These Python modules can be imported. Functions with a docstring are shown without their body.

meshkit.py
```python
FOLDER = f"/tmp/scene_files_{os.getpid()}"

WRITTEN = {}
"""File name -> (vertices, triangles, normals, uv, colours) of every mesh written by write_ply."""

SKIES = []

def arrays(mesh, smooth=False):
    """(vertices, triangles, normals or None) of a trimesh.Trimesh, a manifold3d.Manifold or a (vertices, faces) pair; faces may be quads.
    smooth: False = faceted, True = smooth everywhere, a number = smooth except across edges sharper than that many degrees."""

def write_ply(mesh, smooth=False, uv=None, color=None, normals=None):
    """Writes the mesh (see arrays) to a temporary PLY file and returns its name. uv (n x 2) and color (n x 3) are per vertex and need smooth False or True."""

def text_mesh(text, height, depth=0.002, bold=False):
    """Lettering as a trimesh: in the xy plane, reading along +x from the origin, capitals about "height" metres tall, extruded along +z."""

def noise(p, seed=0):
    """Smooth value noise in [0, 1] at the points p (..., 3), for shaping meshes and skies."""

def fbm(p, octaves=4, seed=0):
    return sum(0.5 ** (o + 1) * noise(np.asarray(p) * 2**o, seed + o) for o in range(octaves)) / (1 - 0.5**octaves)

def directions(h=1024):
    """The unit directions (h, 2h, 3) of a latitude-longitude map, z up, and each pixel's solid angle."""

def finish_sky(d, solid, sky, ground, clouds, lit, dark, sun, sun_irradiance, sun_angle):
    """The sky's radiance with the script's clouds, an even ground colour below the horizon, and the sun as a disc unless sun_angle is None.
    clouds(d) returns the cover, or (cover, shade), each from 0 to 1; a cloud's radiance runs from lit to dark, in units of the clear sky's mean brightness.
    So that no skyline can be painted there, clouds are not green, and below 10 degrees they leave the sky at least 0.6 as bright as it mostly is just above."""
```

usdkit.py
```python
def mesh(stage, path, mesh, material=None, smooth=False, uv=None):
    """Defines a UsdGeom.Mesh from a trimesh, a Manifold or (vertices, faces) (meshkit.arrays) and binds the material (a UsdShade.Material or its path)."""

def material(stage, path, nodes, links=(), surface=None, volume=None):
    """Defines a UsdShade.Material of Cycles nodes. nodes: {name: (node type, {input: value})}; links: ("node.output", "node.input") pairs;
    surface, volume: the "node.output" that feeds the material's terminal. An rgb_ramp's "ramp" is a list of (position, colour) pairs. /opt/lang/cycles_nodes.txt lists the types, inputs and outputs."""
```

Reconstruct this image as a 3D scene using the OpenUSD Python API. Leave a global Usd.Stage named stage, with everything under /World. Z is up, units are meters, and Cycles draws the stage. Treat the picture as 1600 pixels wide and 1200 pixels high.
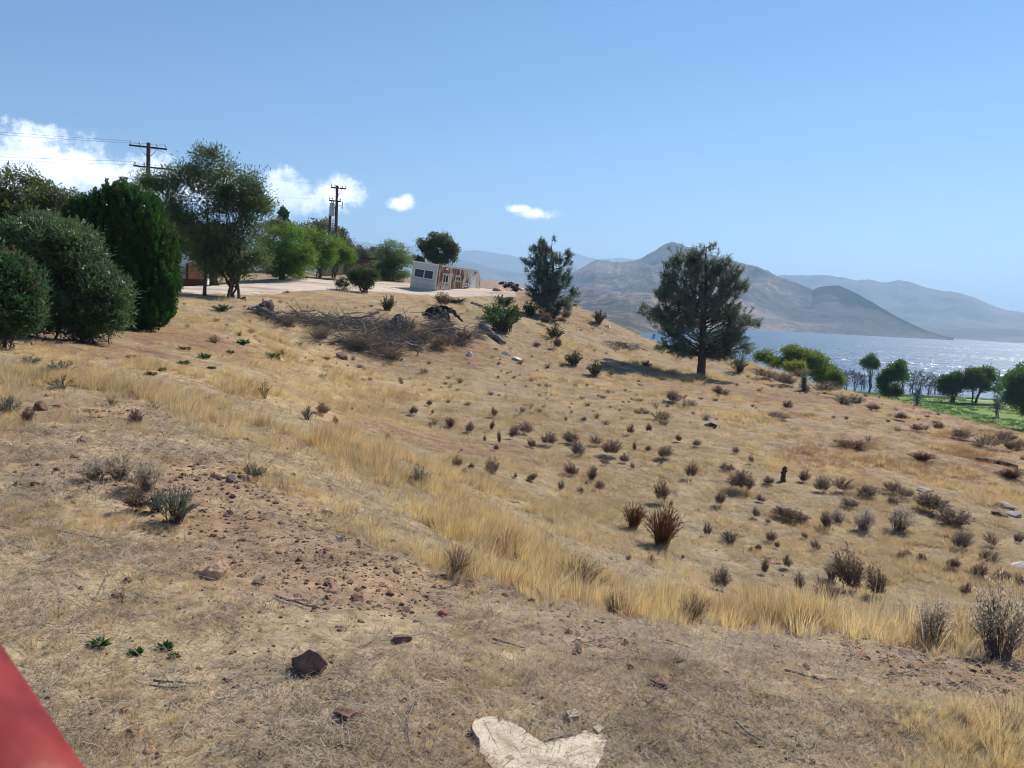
import math
import numpy as np
import trimesh
import meshkit
import usdkit
from scipy.interpolate import RBFInterpolator
from scipy.spatial import cKDTree
from pxr import Usd, UsdGeom, UsdLux, UsdShade, Sdf, Gf, Vt

stage = Usd.Stage.CreateInMemory()
UsdGeom.SetStageUpAxis(stage, UsdGeom.Tokens.z)
UsdGeom.SetStageMetersPerUnit(stage, 1.0)
UsdGeom.Xform.Define(stage, '/World')
UsdGeom.Scope.Define(stage, '/World/Looks')

# ------------------------------------------------------------------ camera, sky, sun, exposure
EYE = 1.65
PITCH, ROLL, FPX = math.radians(5.08), math.radians(3.2), 1280.0
SUN_AZ, SUN_EL = math.radians(41), math.radians(42)
SKY_STRENGTH, SUN_INT, EXPOSURE = 0.085, 1.25, 0.70
HAZE_DENSITY = 1.85e-4

fwd = np.array([0, math.cos(PITCH), -math.sin(PITCH)])
r0, u0 = np.array([1.0, 0, 0]), np.array([0, math.sin(PITCH), math.cos(PITCH)])
rgt = math.cos(ROLL) * r0 + math.sin(ROLL) * u0
upv = -math.sin(ROLL) * r0 + math.cos(ROLL) * u0
EYEP = np.array([0, 0, EYE])
cam = UsdGeom.Camera.Define(stage, '/World/camera')
cam.CreateHorizontalApertureAttr(36.0)
cam.CreateVerticalApertureAttr(27.0)
cam.CreateFocalLengthAttr(36.0 * FPX / 1600)
cam.CreateFStopAttr(9.0)
cam.CreateFocusDistanceAttr(16.0)
cam.CreateExposureAttr(EXPOSURE)
cam.AddTransformOp().Set(Gf.Matrix4d(*rgt, 0, *upv, 0, *(-fwd), 0, *EYEP, 1))

sun_dir = np.array([math.sin(SUN_AZ) * math.cos(SUN_EL), math.cos(SUN_AZ) * math.cos(SUN_EL), math.sin(SUN_EL)])
sx_ = np.cross([0, 0, 1.0], sun_dir); sx_ /= np.linalg.norm(sx_)
sy_ = np.cross(sun_dir, sx_)
sun = UsdLux.DistantLight.Define(stage, '/World/sun')
sun.CreateIntensityAttr(SUN_INT); sun.CreateAngleAttr(0.53); sun.CreateNormalizeAttr(True)
sun.CreateColorAttr(Gf.Vec3f(1.0, 0.94, 0.84))
sun.AddTransformOp().Set(Gf.Matrix4d(*sx_, 0, *sy_, 0, *sun_dir, 0, 0, 0, 0, 1))


def rays(px, py):
    px, py = np.asarray(px, float), np.asarray(py, float)
    return fwd + ((px - 800) / FPX)[..., None] * rgt + ((600 - py) / FPX)[..., None] * upv


def at(px, py, depth):
    """The point seen at a pixel of the photograph at a given distance ahead of the camera."""
    d = rays(px, py)
    return EYEP + d * (np.asarray(depth, float) / d[..., 1])[..., None]


# the dome: single scattering sky with a bank of cumulus low in the left and three small clouds
def azel(px, py):
    d = rays(px, py); d = d / np.linalg.norm(d)
    return math.atan2(d[0], d[1]), math.asin(d[2])


def sky_material():
    N, L = {}, []
    N['sky'] = ('sky_texture', {'sky_type': 'single_scattering', 'sun_disc': False, 'sun_elevation': SUN_EL, 'sun_rotation': SUN_AZ,
                                'altitude': 900.0, 'air_density': 1.0, 'aerosol_density': 0.05, 'ozone_density': 3.0})
    N['tc'] = ('texture_coordinate', {})
    N['sep'] = ('separate_xyz', {})
    L += [('tc.generated', 'sep.vector')]
    N['az'] = ('math', {'math_type': 'arctan2'}); L += [('sep.x', 'az.value1'), ('sep.y', 'az.value2')]
    N['el'] = ('math', {'math_type': 'arcsine'}); L += [('sep.z', 'el.value1')]
    N['uv'] = ('combine_xyz', {}); L += [('az.value', 'uv.x'), ('el.value', 'uv.y')]
    # wobble the lookup so the outlines are ragged
    N['wn'] = ('noise_texture', {'scale': 30.0, 'detail': 7.0, 'roughness': 0.68}); L += [('uv.vector', 'wn.vector')]
    N['wn2'] = ('noise_texture', {'scale': 9.0, 'detail': 3.0, 'roughness': 0.5}); L += [('uv.vector', 'wn2.vector')]
    blobs = [(70, 262, 170, 62), (180, 282, 130, 50), (-80, 275, 170, 66), (330, 296, 120, 36), (455, 306, 90, 34), (528, 306, 50, 28),
             (622, 318, 20, 10), (636, 314, 14, 11), (815, 327, 30, 7), (836, 333, 30, 11), (-300, 300, 220, 70), (1800, 330, 120, 18)]
    prev = None
    for i, (px, py, rx, ry) in enumerate(blobs):
        a, e = azel(px, py)
        a2, _ = azel(px + rx, py); _, e2 = azel(px, py - ry)
        N[f'm{i}'] = ('mapping', {'mapping_type': 'point', 'location': (-a / (a2 - a), -e / (e2 - e), 0), 'scale': (1 / (a2 - a), 1 / (e2 - e), 0)})
        N[f'l{i}'] = ('vector_math', {'math_type': 'length'})
        N[f'd{i}'] = ('math', {'math_type': 'subtract', 'value1': 1.0})
        L += [('uv.vector', f'm{i}.vector'), (f'm{i}.vector', f'l{i}.vector1'), (f'l{i}.value', f'd{i}.value2')]
        if prev:
            N[f'x{i}'] = ('math', {'math_type': 'maximum'})
            L += [(prev, f'x{i}.value1'), (f'd{i}.value', f'x{i}.value2')]
            prev = f'x{i}.value'
        else:
            prev = f'd{i}.value'
    N['nadd'] = ('math', {'math_type': 'multiply_add', 'value2': 2.9, 'value3': -1.30}); L += [('wn.fac', 'nadd.value1')]
    N['sum'] = ('math', {'math_type': 'add'}); L += [(prev, 'sum.value1'), ('nadd.value', 'sum.value2')]
    N['mask'] = ('map_range', {'range_type': 'smoothstep', 'from_min': 0.0, 'from_max': 0.95, 'to_min': 0.0, 'to_max': 0.95, 'clamp': True}); L += [('sum.value', 'mask.value')]
    N['shade'] = ('rgb_ramp', {'ramp': [(0.30, (11.5, 12.8, 15)), (0.62, (23, 23, 23))]}); L += [('wn2.fac', 'shade.fac')]
    N['mix'] = ('mix_color', {'use_clamp': False}); N['sat'] = ('hsv', {'saturation': 1.20, 'value': 0.87}); L += [('sky.color', 'sat.color')]
    L += [('mask.result', 'mix.fac'), ('sat.color', 'mix.a'), ('shade.color', 'mix.b')]
    N['bg'] = ('background_shader', {'strength': SKY_STRENGTH}); L += [('mix.result', 'bg.color')]
    return usdkit.material(stage, '/World/Looks/sky_look', N, L, surface='bg.background')


sky = UsdLux.DomeLight.Define(stage, '/World/sky')
UsdShade.MaterialBindingAPI.Apply(sky.GetPrim()).Bind(sky_material())
sky.GetPrim().SetCustomDataByKey('kind', 'structure')

# ------------------------------------------------------------------ naming helpers
used = {}


def numbered(name):
    k = used.get(name, 0); used[name] = k + 1
    return name if k == 0 else f'{name}_{k:03d}'


def tag(prim, label=None, cat=None, group=None, kind=None):
    p = prim.GetPrim() if hasattr(prim, 'GetPrim') else prim
    for k, v in (('label', label), ('category', cat), ('group', group), ('kind', kind)):
        if v:
            p.SetCustomDataByKey(k, v)
    return p


def thing(name, label, cat, group=None, matrix=None):
    x = UsdGeom.Xform.Define(stage, '/World/' + numbered(name))
    op = x.AddTransformOp()
    op.Set(matrix if matrix is not None else Gf.Matrix4d(1))
    return tag(x, label, cat, group)


def part(parent, name, mesh, mat, smooth=False):
    base = str(parent.GetPath())
    path = f'{base}/{name}'; k = 0
    while stage.GetPrimAtPath(path):
        k += 1; path = f'{base}/{name}_{k:03d}'
    return usdkit.mesh(stage, path, mesh, M[mat] if isinstance(mat, str) else mat, smooth).GetPrim()


def solo(name, mesh, mat, label=None, cat=None, group=None, kind=None, smooth=False):
    m = usdkit.mesh(stage, '/World/' + numbered(name), mesh, M[mat] if isinstance(mat, str) else mat, smooth)
    return tag(m, label, cat, group, kind)


def copy_of(src, label, cat, group, matrix):
    x = UsdGeom.Xform.Define(stage, '/World/' + numbered(''.join(c for c in src.GetName().rsplit('_0', 1)[0])))
    p = x.GetPrim()
    p.GetReferences().AddInternalReference(src.GetPath())
    x.MakeMatrixXform().Set(matrix)
    p.SetInstanceable(True)
    return tag(p, label, cat, group)


def mat4(loc, rz=0.0, scale=(1, 1, 1), tilt=(0, 0)):
    c, s = math.cos(rz), math.sin(rz)
    R = np.array([[c, -s, 0], [s, c, 0], [0, 0, 1.0]])
    tx, ty = tilt
    Rx = np.array([[1, 0, 0], [0, math.cos(tx), -math.sin(tx)], [0, math.sin(tx), math.cos(tx)]])
    Ry = np.array([[math.cos(ty), 0, math.sin(ty)], [0, 1, 0], [-math.sin(ty), 0, math.cos(ty)]])
    A = (Rx @ Ry @ R @ np.diag(scale)).T
    return Gf.Matrix4d(*A[0], 0, *A[1], 0, *A[2], 0, *map(float, loc), 1)


# ------------------------------------------------------------------ mesh helpers
def cat_mesh(parts):
    vs, fs, n = [], [], 0
    for v, f in parts:
        vs.append(v); fs.append(np.asarray(f) + n); n += len(v)
    return np.vstack(vs), np.vstack(fs)


def tubes(P, R, s=4, cap=False):
    """P (K,n,3) polylines and R (K,n) radii as K thin tubes."""
    P, R = np.asarray(P, float), np.asarray(R, float)
    K, n, _ = P.shape
    T = np.gradient(P, axis=1); T /= np.linalg.norm(T, axis=2, keepdims=True) + 1e-12
    ref = np.where(np.abs(T[..., 2:]) < 0.85, np.array([0, 0, 1.0]), np.array([1.0, 0, 0]))
    a = np.cross(T, ref); a /= np.linalg.norm(a, axis=2, keepdims=True) + 1e-12
    b = np.cross(T, a)
    ang = np.arange(s) * 2 * np.pi / s
    V = P[:, :, None] + R[:, :, None, None] * (np.cos(ang)[:, None] * a[:, :, None] + np.sin(ang)[:, None] * b[:, :, None])
    k, i, j = np.meshgrid(np.arange(K), np.arange(n - 1), np.arange(s), indexing='ij')
    idx = lambda ii, jj: (k * n + ii) * s + jj % s
    q = np.stack([idx(i, j), idx(i, j + 1), idx(i + 1, j + 1), idx(i + 1, j)], -1).reshape(-1, 4)
    f = np.vstack([q[:, [0, 1, 2]], q[:, [0, 2, 3]]])
    if cap:
        caps = []
        for e in (0, n - 1):
            base = (np.arange(K) * n + e) * s
            for j in range(1, s - 1):
                caps.append(np.stack([base, base + j, base + j + 1] if e else [base, base + j + 1, base + j], 1))
        f = np.vstack([f] + caps)
    return V.reshape(-1, 3), f


def unit(v):
    return v / (np.linalg.norm(v, axis=-1, keepdims=True) + 1e-12)


def leaves(C, D, length, width, rng):
    """Diamond leaves at C pointing along D."""
    n = len(C)
    D = unit(D); W = unit(np.cross(D, rng.normal(size=(n, 3))))
    L = np.broadcast_to(length, (n,))[:, None] * rng.uniform(.7, 1.25, (n, 1)); Wd = np.broadcast_to(width, (n,))[:, None] * rng.uniform(.7, 1.25, (n, 1))
    nrm = np.cross(D, W)
    V = np.stack([C, C + D * L * .5 + W * Wd * .5 + nrm * L * .06, C + D * L, C + D * L * .5 - W * Wd * .5 + nrm * L * .06], 1).reshape(-1, 3)
    b = np.arange(n)[:, None] * 4
    return V, np.vstack([b + [0, 1, 2], b + [0, 2, 3]])


def needles(C, D, length, width, rng):
    n = len(C)
    D = unit(D); W = unit(np.cross(D, rng.normal(size=(n, 3))))
    L = length * rng.uniform(.7, 1.2, (n, 1))
    V = np.stack([C + W * width * .5, C - W * width * .5, C + D * L], 1).reshape(-1, 3)
    return V, np.arange(n * 3).reshape(-1, 3)


def box(c, size, bevel=0.0):
    m = trimesh.creation.box(size)
    if bevel:
        hx = np.array(size) / 2 - bevel
        pts = []
        for sgn in np.ndindex(2, 2, 2):
            s = np.array(sgn) * 2 - 1
            for ax in range(3):
                o = s * hx; o[ax] += s[ax] * bevel; pts.append(o)
        m = trimesh.convex.convex_hull(np.array(pts))
    return np.array(m.vertices) + np.array(c), np.array(m.faces)


def frame_pts(mesh, O, A):
    """Local mesh (u,v,w) into world by origin O and rows A = axes."""
    v, f = mesh
    return np.asarray(v) @ A + O, f


# ------------------------------------------------------------------ materials
M = {}


def mat(name, nodes, links, surface='p.BSDF', volume=None):
    M[name] = usdkit.material(stage, f'/World/Looks/{name}', nodes, links, surface=surface, volume=volume)


def foliage(name, dark, light, trans=0.3, scale=0.9, rough=0.55):
    c2 = tuple(min(1, x * 1.5) for x in light)
    mat(name, {'g': ('geometry', {}), 'n': ('noise_texture', {'scale': scale, 'detail': 3.0}),
               'a': ('math', {'math_type': 'multiply_add', 'value2': 0.55, 'value3': 0.0}), 's': ('math', {'math_type': 'multiply_add', 'value2': 0.5}),
               'r': ('rgb_ramp', {'ramp': [(0.15, dark), (0.5, tuple((np.array(dark) + light) / 2)), (0.85, light)]}),
               'p': ('principled_bsdf', {'roughness': rough, 'specular_ior_level': 0.35}), 't': ('translucent_bsdf', {}),
               'h': ('hsv', {'value': 1.5, 'saturation': 1.1}), 'm': ('mix_closure', {'fac': trans})},
        [('g.position', 'n.vector'), ('g.random_per_island', 'a.value1'), ('a.value', 's.value3'), ('n.fac', 's.value1'), ('s.value', 'r.fac'),
         ('r.color', 'p.base_color'), ('r.color', 'h.color'), ('h.color', 't.color'), ('p.BSDF', 'm.closure1'), ('t.BSDF', 'm.closure2')], surface='m.closure')


def plain(name, col, rough=0.8, var=0.25, scale=6.0, spec=0.3, bump=0.0, island=False, metallic=0.0):
    lo, hi = tuple(np.array(col) * (1 - var)), tuple(np.minimum(1, np.array(col) * (1 + var)))
    N = {'g': ('geometry', {}), 'n': ('noise_texture', {'scale': scale, 'detail': 6.0, 'roughness': 0.6}),
         'r': ('rgb_ramp', {'ramp': [(0.3, lo), (0.7, hi)]}),
         'p': ('principled_bsdf', {'roughness': rough, 'specular_ior_level': spec, 'metallic': metallic})}
    L = [('g.position', 'n.vector'), ('r.color', 'p.base_color')]
    if island:
        N['s'] = ('math', {'math_type': 'multiply_add', 'value2': 0.5})
        N['k'] = ('math', {'math_type': 'multiply', 'value2': 0.6})
        L += [('g.random_per_island', 'k.value1'), ('k.value', 's.value3'), ('n.fac', 's.value1'), ('s.value', 'r.fac')]
    else:
        L += [('n.fac', 'r.fac')]
    if bump:
        N['b'] = ('bump', {'strength': 0.7, 'distance': bump}); L += [('n.fac', 'b.height'), ('b.normal', 'p.normal')]
    mat(name, N, L)


foliage('oleander_leaf', (0.058, 0.097, 0.043), (0.196, 0.274, 0.117), 0.35, 1.4)
foliage('red_oleander_leaf', (0.042, 0.085, 0.034), (0.133, 0.217, 0.085), 0.3, 1.4)
foliage('cypress_leaf', (0.023, 0.065, 0.014), (0.096, 0.196, 0.036), 0.3, 2.2, 0.65)
foliage('willow_leaf', (0.061, 0.098, 0.037), (0.204, 0.254, 0.102), 0.4, 0.8)
foliage('feather_leaf', (0.065, 0.087, 0.026), (0.189, 0.217, 0.065), 0.45, 0.7)
foliage('bright_leaf', (0.080, 0.145, 0.026), (0.246, 0.362, 0.058), 0.45, 0.7)
foliage('pale_leaf', (0.102, 0.145, 0.058), (0.275, 0.348, 0.145), 0.45, 0.7)
foliage('grey_leaf', (0.087, 0.109, 0.065), (0.232, 0.261, 0.160), 0.35, 0.7)
foliage('oak_leaf', (0.049, 0.075, 0.031), (0.167, 0.205, 0.069), 0.35, 0.6)
foliage('pine_needle', (0.102, 0.131, 0.093), (0.377, 0.435, 0.304), 0.3, 0.9)
foliage('young_pine_needle', (0.081, 0.113, 0.092), (0.297, 0.378, 0.297), 0.3, 0.9)
foliage('lake_leaf', (0.051, 0.093, 0.027), (0.170, 0.272, 0.068), 0.40, 0.3)
foliage('lime_leaf', (0.090, 0.125, 0.024), (0.27, 0.33, 0.06), 0.45, 0.4)
foliage('yellow_leaf', (0.14, 0.16, 0.025), (0.33, 0.34, 0.05), 0.4, 0.4)
foliage('sage_leaf', (0.14, 0.15, 0.11), (0.34, 0.36, 0.28), 0.15, 3.0)
foliage('olive_leaf', (0.06, 0.065, 0.03), (0.17, 0.17, 0.08), 0.2, 2.0)
foliage('scrub_leaf', (0.05, 0.085, 0.03), (0.16, 0.22, 0.08), 0.25, 1.2)
foliage('weed_leaf', (0.035, 0.075, 0.02), (0.10, 0.17, 0.05), 0.3, 5.0)
foliage('dry_leaf', (0.112, 0.080, 0.063), (0.360, 0.262, 0.195), 0.35, 3.0, 0.8)
foliage('rust_stem', (0.13, 0.06, 0.032), (0.36, 0.19, 0.10), 0.2, 3.0, 0.8)
foliage('straw_stem', (0.20, 0.14, 0.07), (0.48, 0.37, 0.22), 0.2, 3.0, 0.8)
foliage('pale_flower', (0.40, 0.34, 0.26), (0.72, 0.65, 0.54), 0.35, 4.0, 0.8)
foliage('white_petal', (0.6, 0.55, 0.48), (0.82, 0.78, 0.72), 0.3, 4.0)
foliage('red_petal', (0.30, 0.02, 0.03), (0.50, 0.06, 0.08), 0.3, 4.0)
foliage('pink_petal', (0.34, 0.10, 0.08), (0.50, 0.20, 0.15), 0.3, 4.0)
foliage('lawn_blade', (0.06, 0.13, 0.018), (0.14, 0.25, 0.04), 0.3, 0.08)
plain('bark', (0.085, 0.062, 0.048), 0.9, 0.4, 9.0, 0.2, 0.01)
plain('pale_bark', (0.20, 0.16, 0.125), 0.9, 0.3, 9.0, 0.2, 0.01)
plain('dead_wood', (0.40, 0.36, 0.32), 0.9, 0.5, 4.0, 0.2, 0.008, island=True)
plain('dark_twig', (0.28, 0.24, 0.215), 0.9, 0.5, 4.0, 0.2, 0, island=True)
plain('shrub_stem', (0.15, 0.11, 0.09), 0.9, 0.5, 8.0, 0.2, 0, island=True)
plain('drowned_wood', (0.20, 0.185, 0.18), 0.9, 0.3, 2.0, 0.2, 0, island=True)
plain('charred_wood', (0.035, 0.028, 0.025), 0.9, 0.4, 5.0, 0.2, 0.01)
plain('pole_wood', (0.085, 0.06, 0.045), 0.9, 0.3, 3.0, 0.2, 0.004)
plain('galvanised', (0.42, 0.43, 0.44), 0.45, 0.1, 3.0, 0.5, 0, metallic=0.5)
plain('porcelain', (0.62, 0.60, 0.56), 0.25, 0.1)
plain('wire_metal', (0.10, 0.10, 0.10), 0.5, 0.1)
plain('red_rock', (0.27, 0.13, 0.085), 0.9, 0.45, 22.0, 0.2, 0.03)
plain('dark_rock', (0.17, 0.095, 0.07), 0.9, 0.5, 22.0, 0.2, 0.03)
plain('pink_rock', (0.42, 0.26, 0.18), 0.9, 0.3, 22.0, 0.2, 0.03)
plain('grey_rock', (0.33, 0.28, 0.24), 0.9, 0.35, 12.0, 0.2, 0.01)
plain('white_rock', (0.62, 0.57, 0.49), 0.85, 0.2, 12.0, 0.2, 0.006)
plain('pebble_rock', (0.30, 0.175, 0.115), 0.9, 0.5, 5.0, 0.2, 0, island=True)
mat('slab_concrete', {'g': ('geometry', {}), 'n': ('noise_texture', {'scale': 9.0, 'detail': 7.0, 'roughness': 0.65}), 'n2': ('noise_texture', {'scale': 45.0, 'detail': 5.0, 'roughness': 0.7}),
                      'r': ('rgb_ramp', {'ramp': [(0.30, (0.24, 0.175, 0.115)), (0.44, (0.38, 0.31, 0.22)), (0.55, (0.49, 0.42, 0.32)), (0.7, (0.56, 0.49, 0.38))]}),
                      'k': ('math', {'math_type': 'multiply_add', 'value2': 0.35, 'value3': -0.17}), 's': ('math', {'math_type': 'add'}), 'b': ('bump', {'strength': 0.8, 'distance': 0.01}),
                      'p': ('principled_bsdf', {'roughness': 0.9, 'specular_ior_level': 0.2})},
    [('g.position', 'n.vector'), ('g.position', 'n2.vector'), ('n2.fac', 'k.value1'), ('k.value', 's.value1'), ('n.fac', 's.value2'), ('s.value', 'r.fac'), ('r.color', 'p.base_color'), ('n2.fac', 'b.height'), ('b.normal', 'p.normal')])
plain('brick_red', (0.17, 0.075, 0.05), 0.9, 0.35, 3.0, 0.2, 0.004, island=True)
plain('tan_plaster', (0.40, 0.32, 0.22), 0.9, 0.15, 2.0)
plain('dark_timber', (0.10, 0.055, 0.04), 0.9, 0.35, 3.0, 0.2, 0.004)
plain('grey_roof', (0.30, 0.30, 0.33), 0.8, 0.12, 2.0)
plain('white_paint', (0.74, 0.73, 0.70), 0.6, 0.06, 2.0)
plain('dark_glass', (0.018, 0.022, 0.022), 0.12, 0.2, 2.0, 0.5)
plain('black_rubber', (0.02, 0.02, 0.02), 0.8, 0.2)
plain('chassis_metal', (0.05, 0.04, 0.035), 0.7, 0.3)
plain('tan_board', (0.36, 0.28, 0.19), 0.9, 0.3, 3.0, 0.2, 0.004, island=True)
# trailer skin: white enamel, rust streaks running down the ribbed side
mat('trailer_skin', {'tc': ('texture_coordinate', {}), 'mp': ('mapping', {'scale': (1.6, 1.6, 0.22)}), 'n': ('noise_texture', {'scale': 2.6, 'detail': 6.0, 'roughness': 0.65}),
                     'n2': ('noise_texture', {'scale': 0.55, 'detail': 3.0}), 'ad': ('math', {'math_type': 'multiply_add', 'value2': 0.75}),
                     'r': ('rgb_ramp', {'ramp': [(0.0, (0.68, 0.64, 0.56)), (0.83, (0.64, 0.58, 0.48)), (0.92, (0.34, 0.19, 0.11)), (1.0, (0.15, 0.06, 0.035))]}),
                     'p': ('principled_bsdf', {'roughness': 0.6})},
    [('tc.object', 'mp.vector'), ('mp.vector', 'n.vector'), ('tc.object', 'n2.vector'), ('n2.fac', 'ad.value1'), ('n.fac', 'ad.value3'), ('ad.value', 'r.fac'), ('r.color', 'p.base_color')])
mat('trailer_front', {'tc': ('texture_coordinate', {}), 'n': ('noise_texture', {'scale': 1.2, 'detail': 5.0}),
                      'r': ('rgb_ramp', {'ramp': [(0.35, (0.52, 0.47, 0.38)), (0.62, (0.60, 0.56, 0.48)), (0.75, (0.40, 0.30, 0.20))]}), 'p': ('principled_bsdf', {'roughness': 0.6})},
    [('tc.object', 'n.vector'), ('n.fac', 'r.fac'), ('r.color', 'p.base_color')])
mat('red_enamel', {'g': ('geometry', {}), 'n': ('noise_texture', {'scale': 38.0, 'detail': 5.0}), 'n2': ('noise_texture', {'scale': 9.0, 'detail': 4.0}),
                   'r': ('rgb_ramp', {'ramp': [(0.34, (0.10, 0.009, 0.011)), (0.46, (0.18, 0.018, 0.02)), (0.56, (0.21, 0.034, 0.032)), (0.66, (0.30, 0.11, 0.09))]}),
                   'b': ('bump', {'strength': 0.4, 'distance': 0.003}), 'p': ('principled_bsdf', {'roughness': 0.8, 'specular_ior_level': 0.2})},
    [('g.position', 'n.vector'), ('g.position', 'n2.vector'), ('n2.fac', 'r.fac'), ('n.fac', 'b.height'), ('b.normal', 'p.normal'), ('r.color', 'p.base_color')])
# ground: zone colour of the soil from the mesh, broken up by noise at several scales
mat('ground_soil', {'c': ('attribute', {'attribute': 'soil'}), 'g': ('geometry', {}),
                    'n1': ('noise_texture', {'scale': 0.8, 'detail': 6.0, 'roughness': 0.65}), 'n2': ('noise_texture', {'scale': 10.0, 'detail': 9.0, 'roughness': 0.78}),
                    'n3': ('noise_texture', {'scale': 2.4, 'detail': 6.0, 'roughness': 0.75}),
                    'r1': ('rgb_ramp', {'ramp': [(0.3, (0.76, 0.72, 0.70)), (0.5, (1, 1, 1)), (0.7, (1.22, 1.16, 1.02))]}),
                    'r2': ('rgb_ramp', {'ramp': [(0.28, (0.45, 0.40, 0.38)), (0.5, (1, 1, 1)), (0.72, (1.5, 1.45, 1.38))]}),
                    'r3': ('rgb_ramp', {'ramp': [(0.32, (0.62, 0.57, 0.53)), (0.48, (0.95, 0.95, 0.95)), (0.66, (1.25, 1.24, 1.2))]}),
                    'm1': ('mix_color', {'blend_type': 'multiply', 'fac': 1.0, 'use_clamp': False}), 'm2': ('mix_color', {'blend_type': 'multiply', 'fac': 1.0, 'use_clamp': False}),
                    'm3': ('mix_color', {'blend_type': 'multiply', 'fac': 1.0, 'use_clamp': False}),
                    'b': ('bump', {'strength': 0.9, 'distance': 0.03}), 'p': ('principled_bsdf', {'roughness': 0.95, 'specular_ior_level': 0.15})},
    [('g.position', 'n1.vector'), ('g.position', 'n2.vector'), ('g.position', 'n3.vector'), ('n1.fac', 'r1.fac'), ('n2.fac', 'r2.fac'), ('n3.fac', 'r3.fac'),
     ('c.color', 'm1.a'), ('r1.color', 'm1.b'), ('m1.result', 'm2.a'), ('r2.color', 'm2.b'), ('m2.result', 'm3.a'), ('r3.color', 'm3.b'),
     ('m3.result', 'p.base_color'), ('n2.fac', 'b.height'), ('b.normal', 'p.normal')])
mat('road_dirt', {'g': ('geometry', {}), 'mp': ('mapping', {'rotation': (0, 0, -0.35), 'scale': (0.10, 1.0, 1.0)}), 'n1': ('noise_texture', {'scale': 1.1, 'detail': 7.0, 'roughness': 0.7}),
                  'r': ('rgb_ramp', {'ramp': [(0.36, (0.30, 0.23, 0.165)), (0.52, (0.50, 0.415, 0.33)), (0.75, (0.60, 0.52, 0.43))]}), 'p': ('principled_bsdf', {'roughness': 0.95, 'specular_ior_level': 0.15})},
    [('g.position', 'mp.vector'), ('mp.vector', 'n1.vector'), ('n1.fac', 'r.fac'), ('r.color', 'p.base_color')])


def hill_mat(name, grass, scrub, rock, dens, s1=0.004, s2=0.05):
    mat(name, {'g': ('geometry', {}), 'n1': ('noise_texture', {'scale': s1, 'detail': 7.0, 'roughness': 0.65}), 'n2': ('noise_texture', {'scale': s2, 'detail': 5.0, 'roughness': 0.8}),
               'n3': ('noise_texture', {'scale': s1 * 0.35, 'detail': 4.0}),
               'r1': ('rgb_ramp', {'ramp': [(0.35, rock), (0.65, grass)]}),
               'ad': ('math', {'math_type': 'multiply_add', 'value2': 0.7}), 'ad2': ('math', {'math_type': 'multiply_add', 'value2': 0.9}),
               'mr': ('map_range', {'range_type': 'smoothstep', 'from_min': 1.30 - dens, 'from_max': 1.48 - dens, 'clamp': True}),
               'mx': ('mix_color', {'b': scrub}), 'p': ('principled_bsdf', {'roughness': 0.95, 'specular_ior_level': 0.1})},
        [('g.position', 'n1.vector'), ('g.position', 'n2.vector'), ('g.position', 'n3.vector'), ('n1.fac', 'r1.fac'), ('n1.fac', 'ad.value1'), ('n2.fac', 'ad.value3'),
         ('n3.fac', 'ad2.value1'), ('ad.value', 'ad2.value3'), ('ad2.value', 'mr.value'), ('mr.result', 'mx.fac'), ('r1.color', 'mx.a'), ('mx.result', 'p.base_color')])


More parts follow.
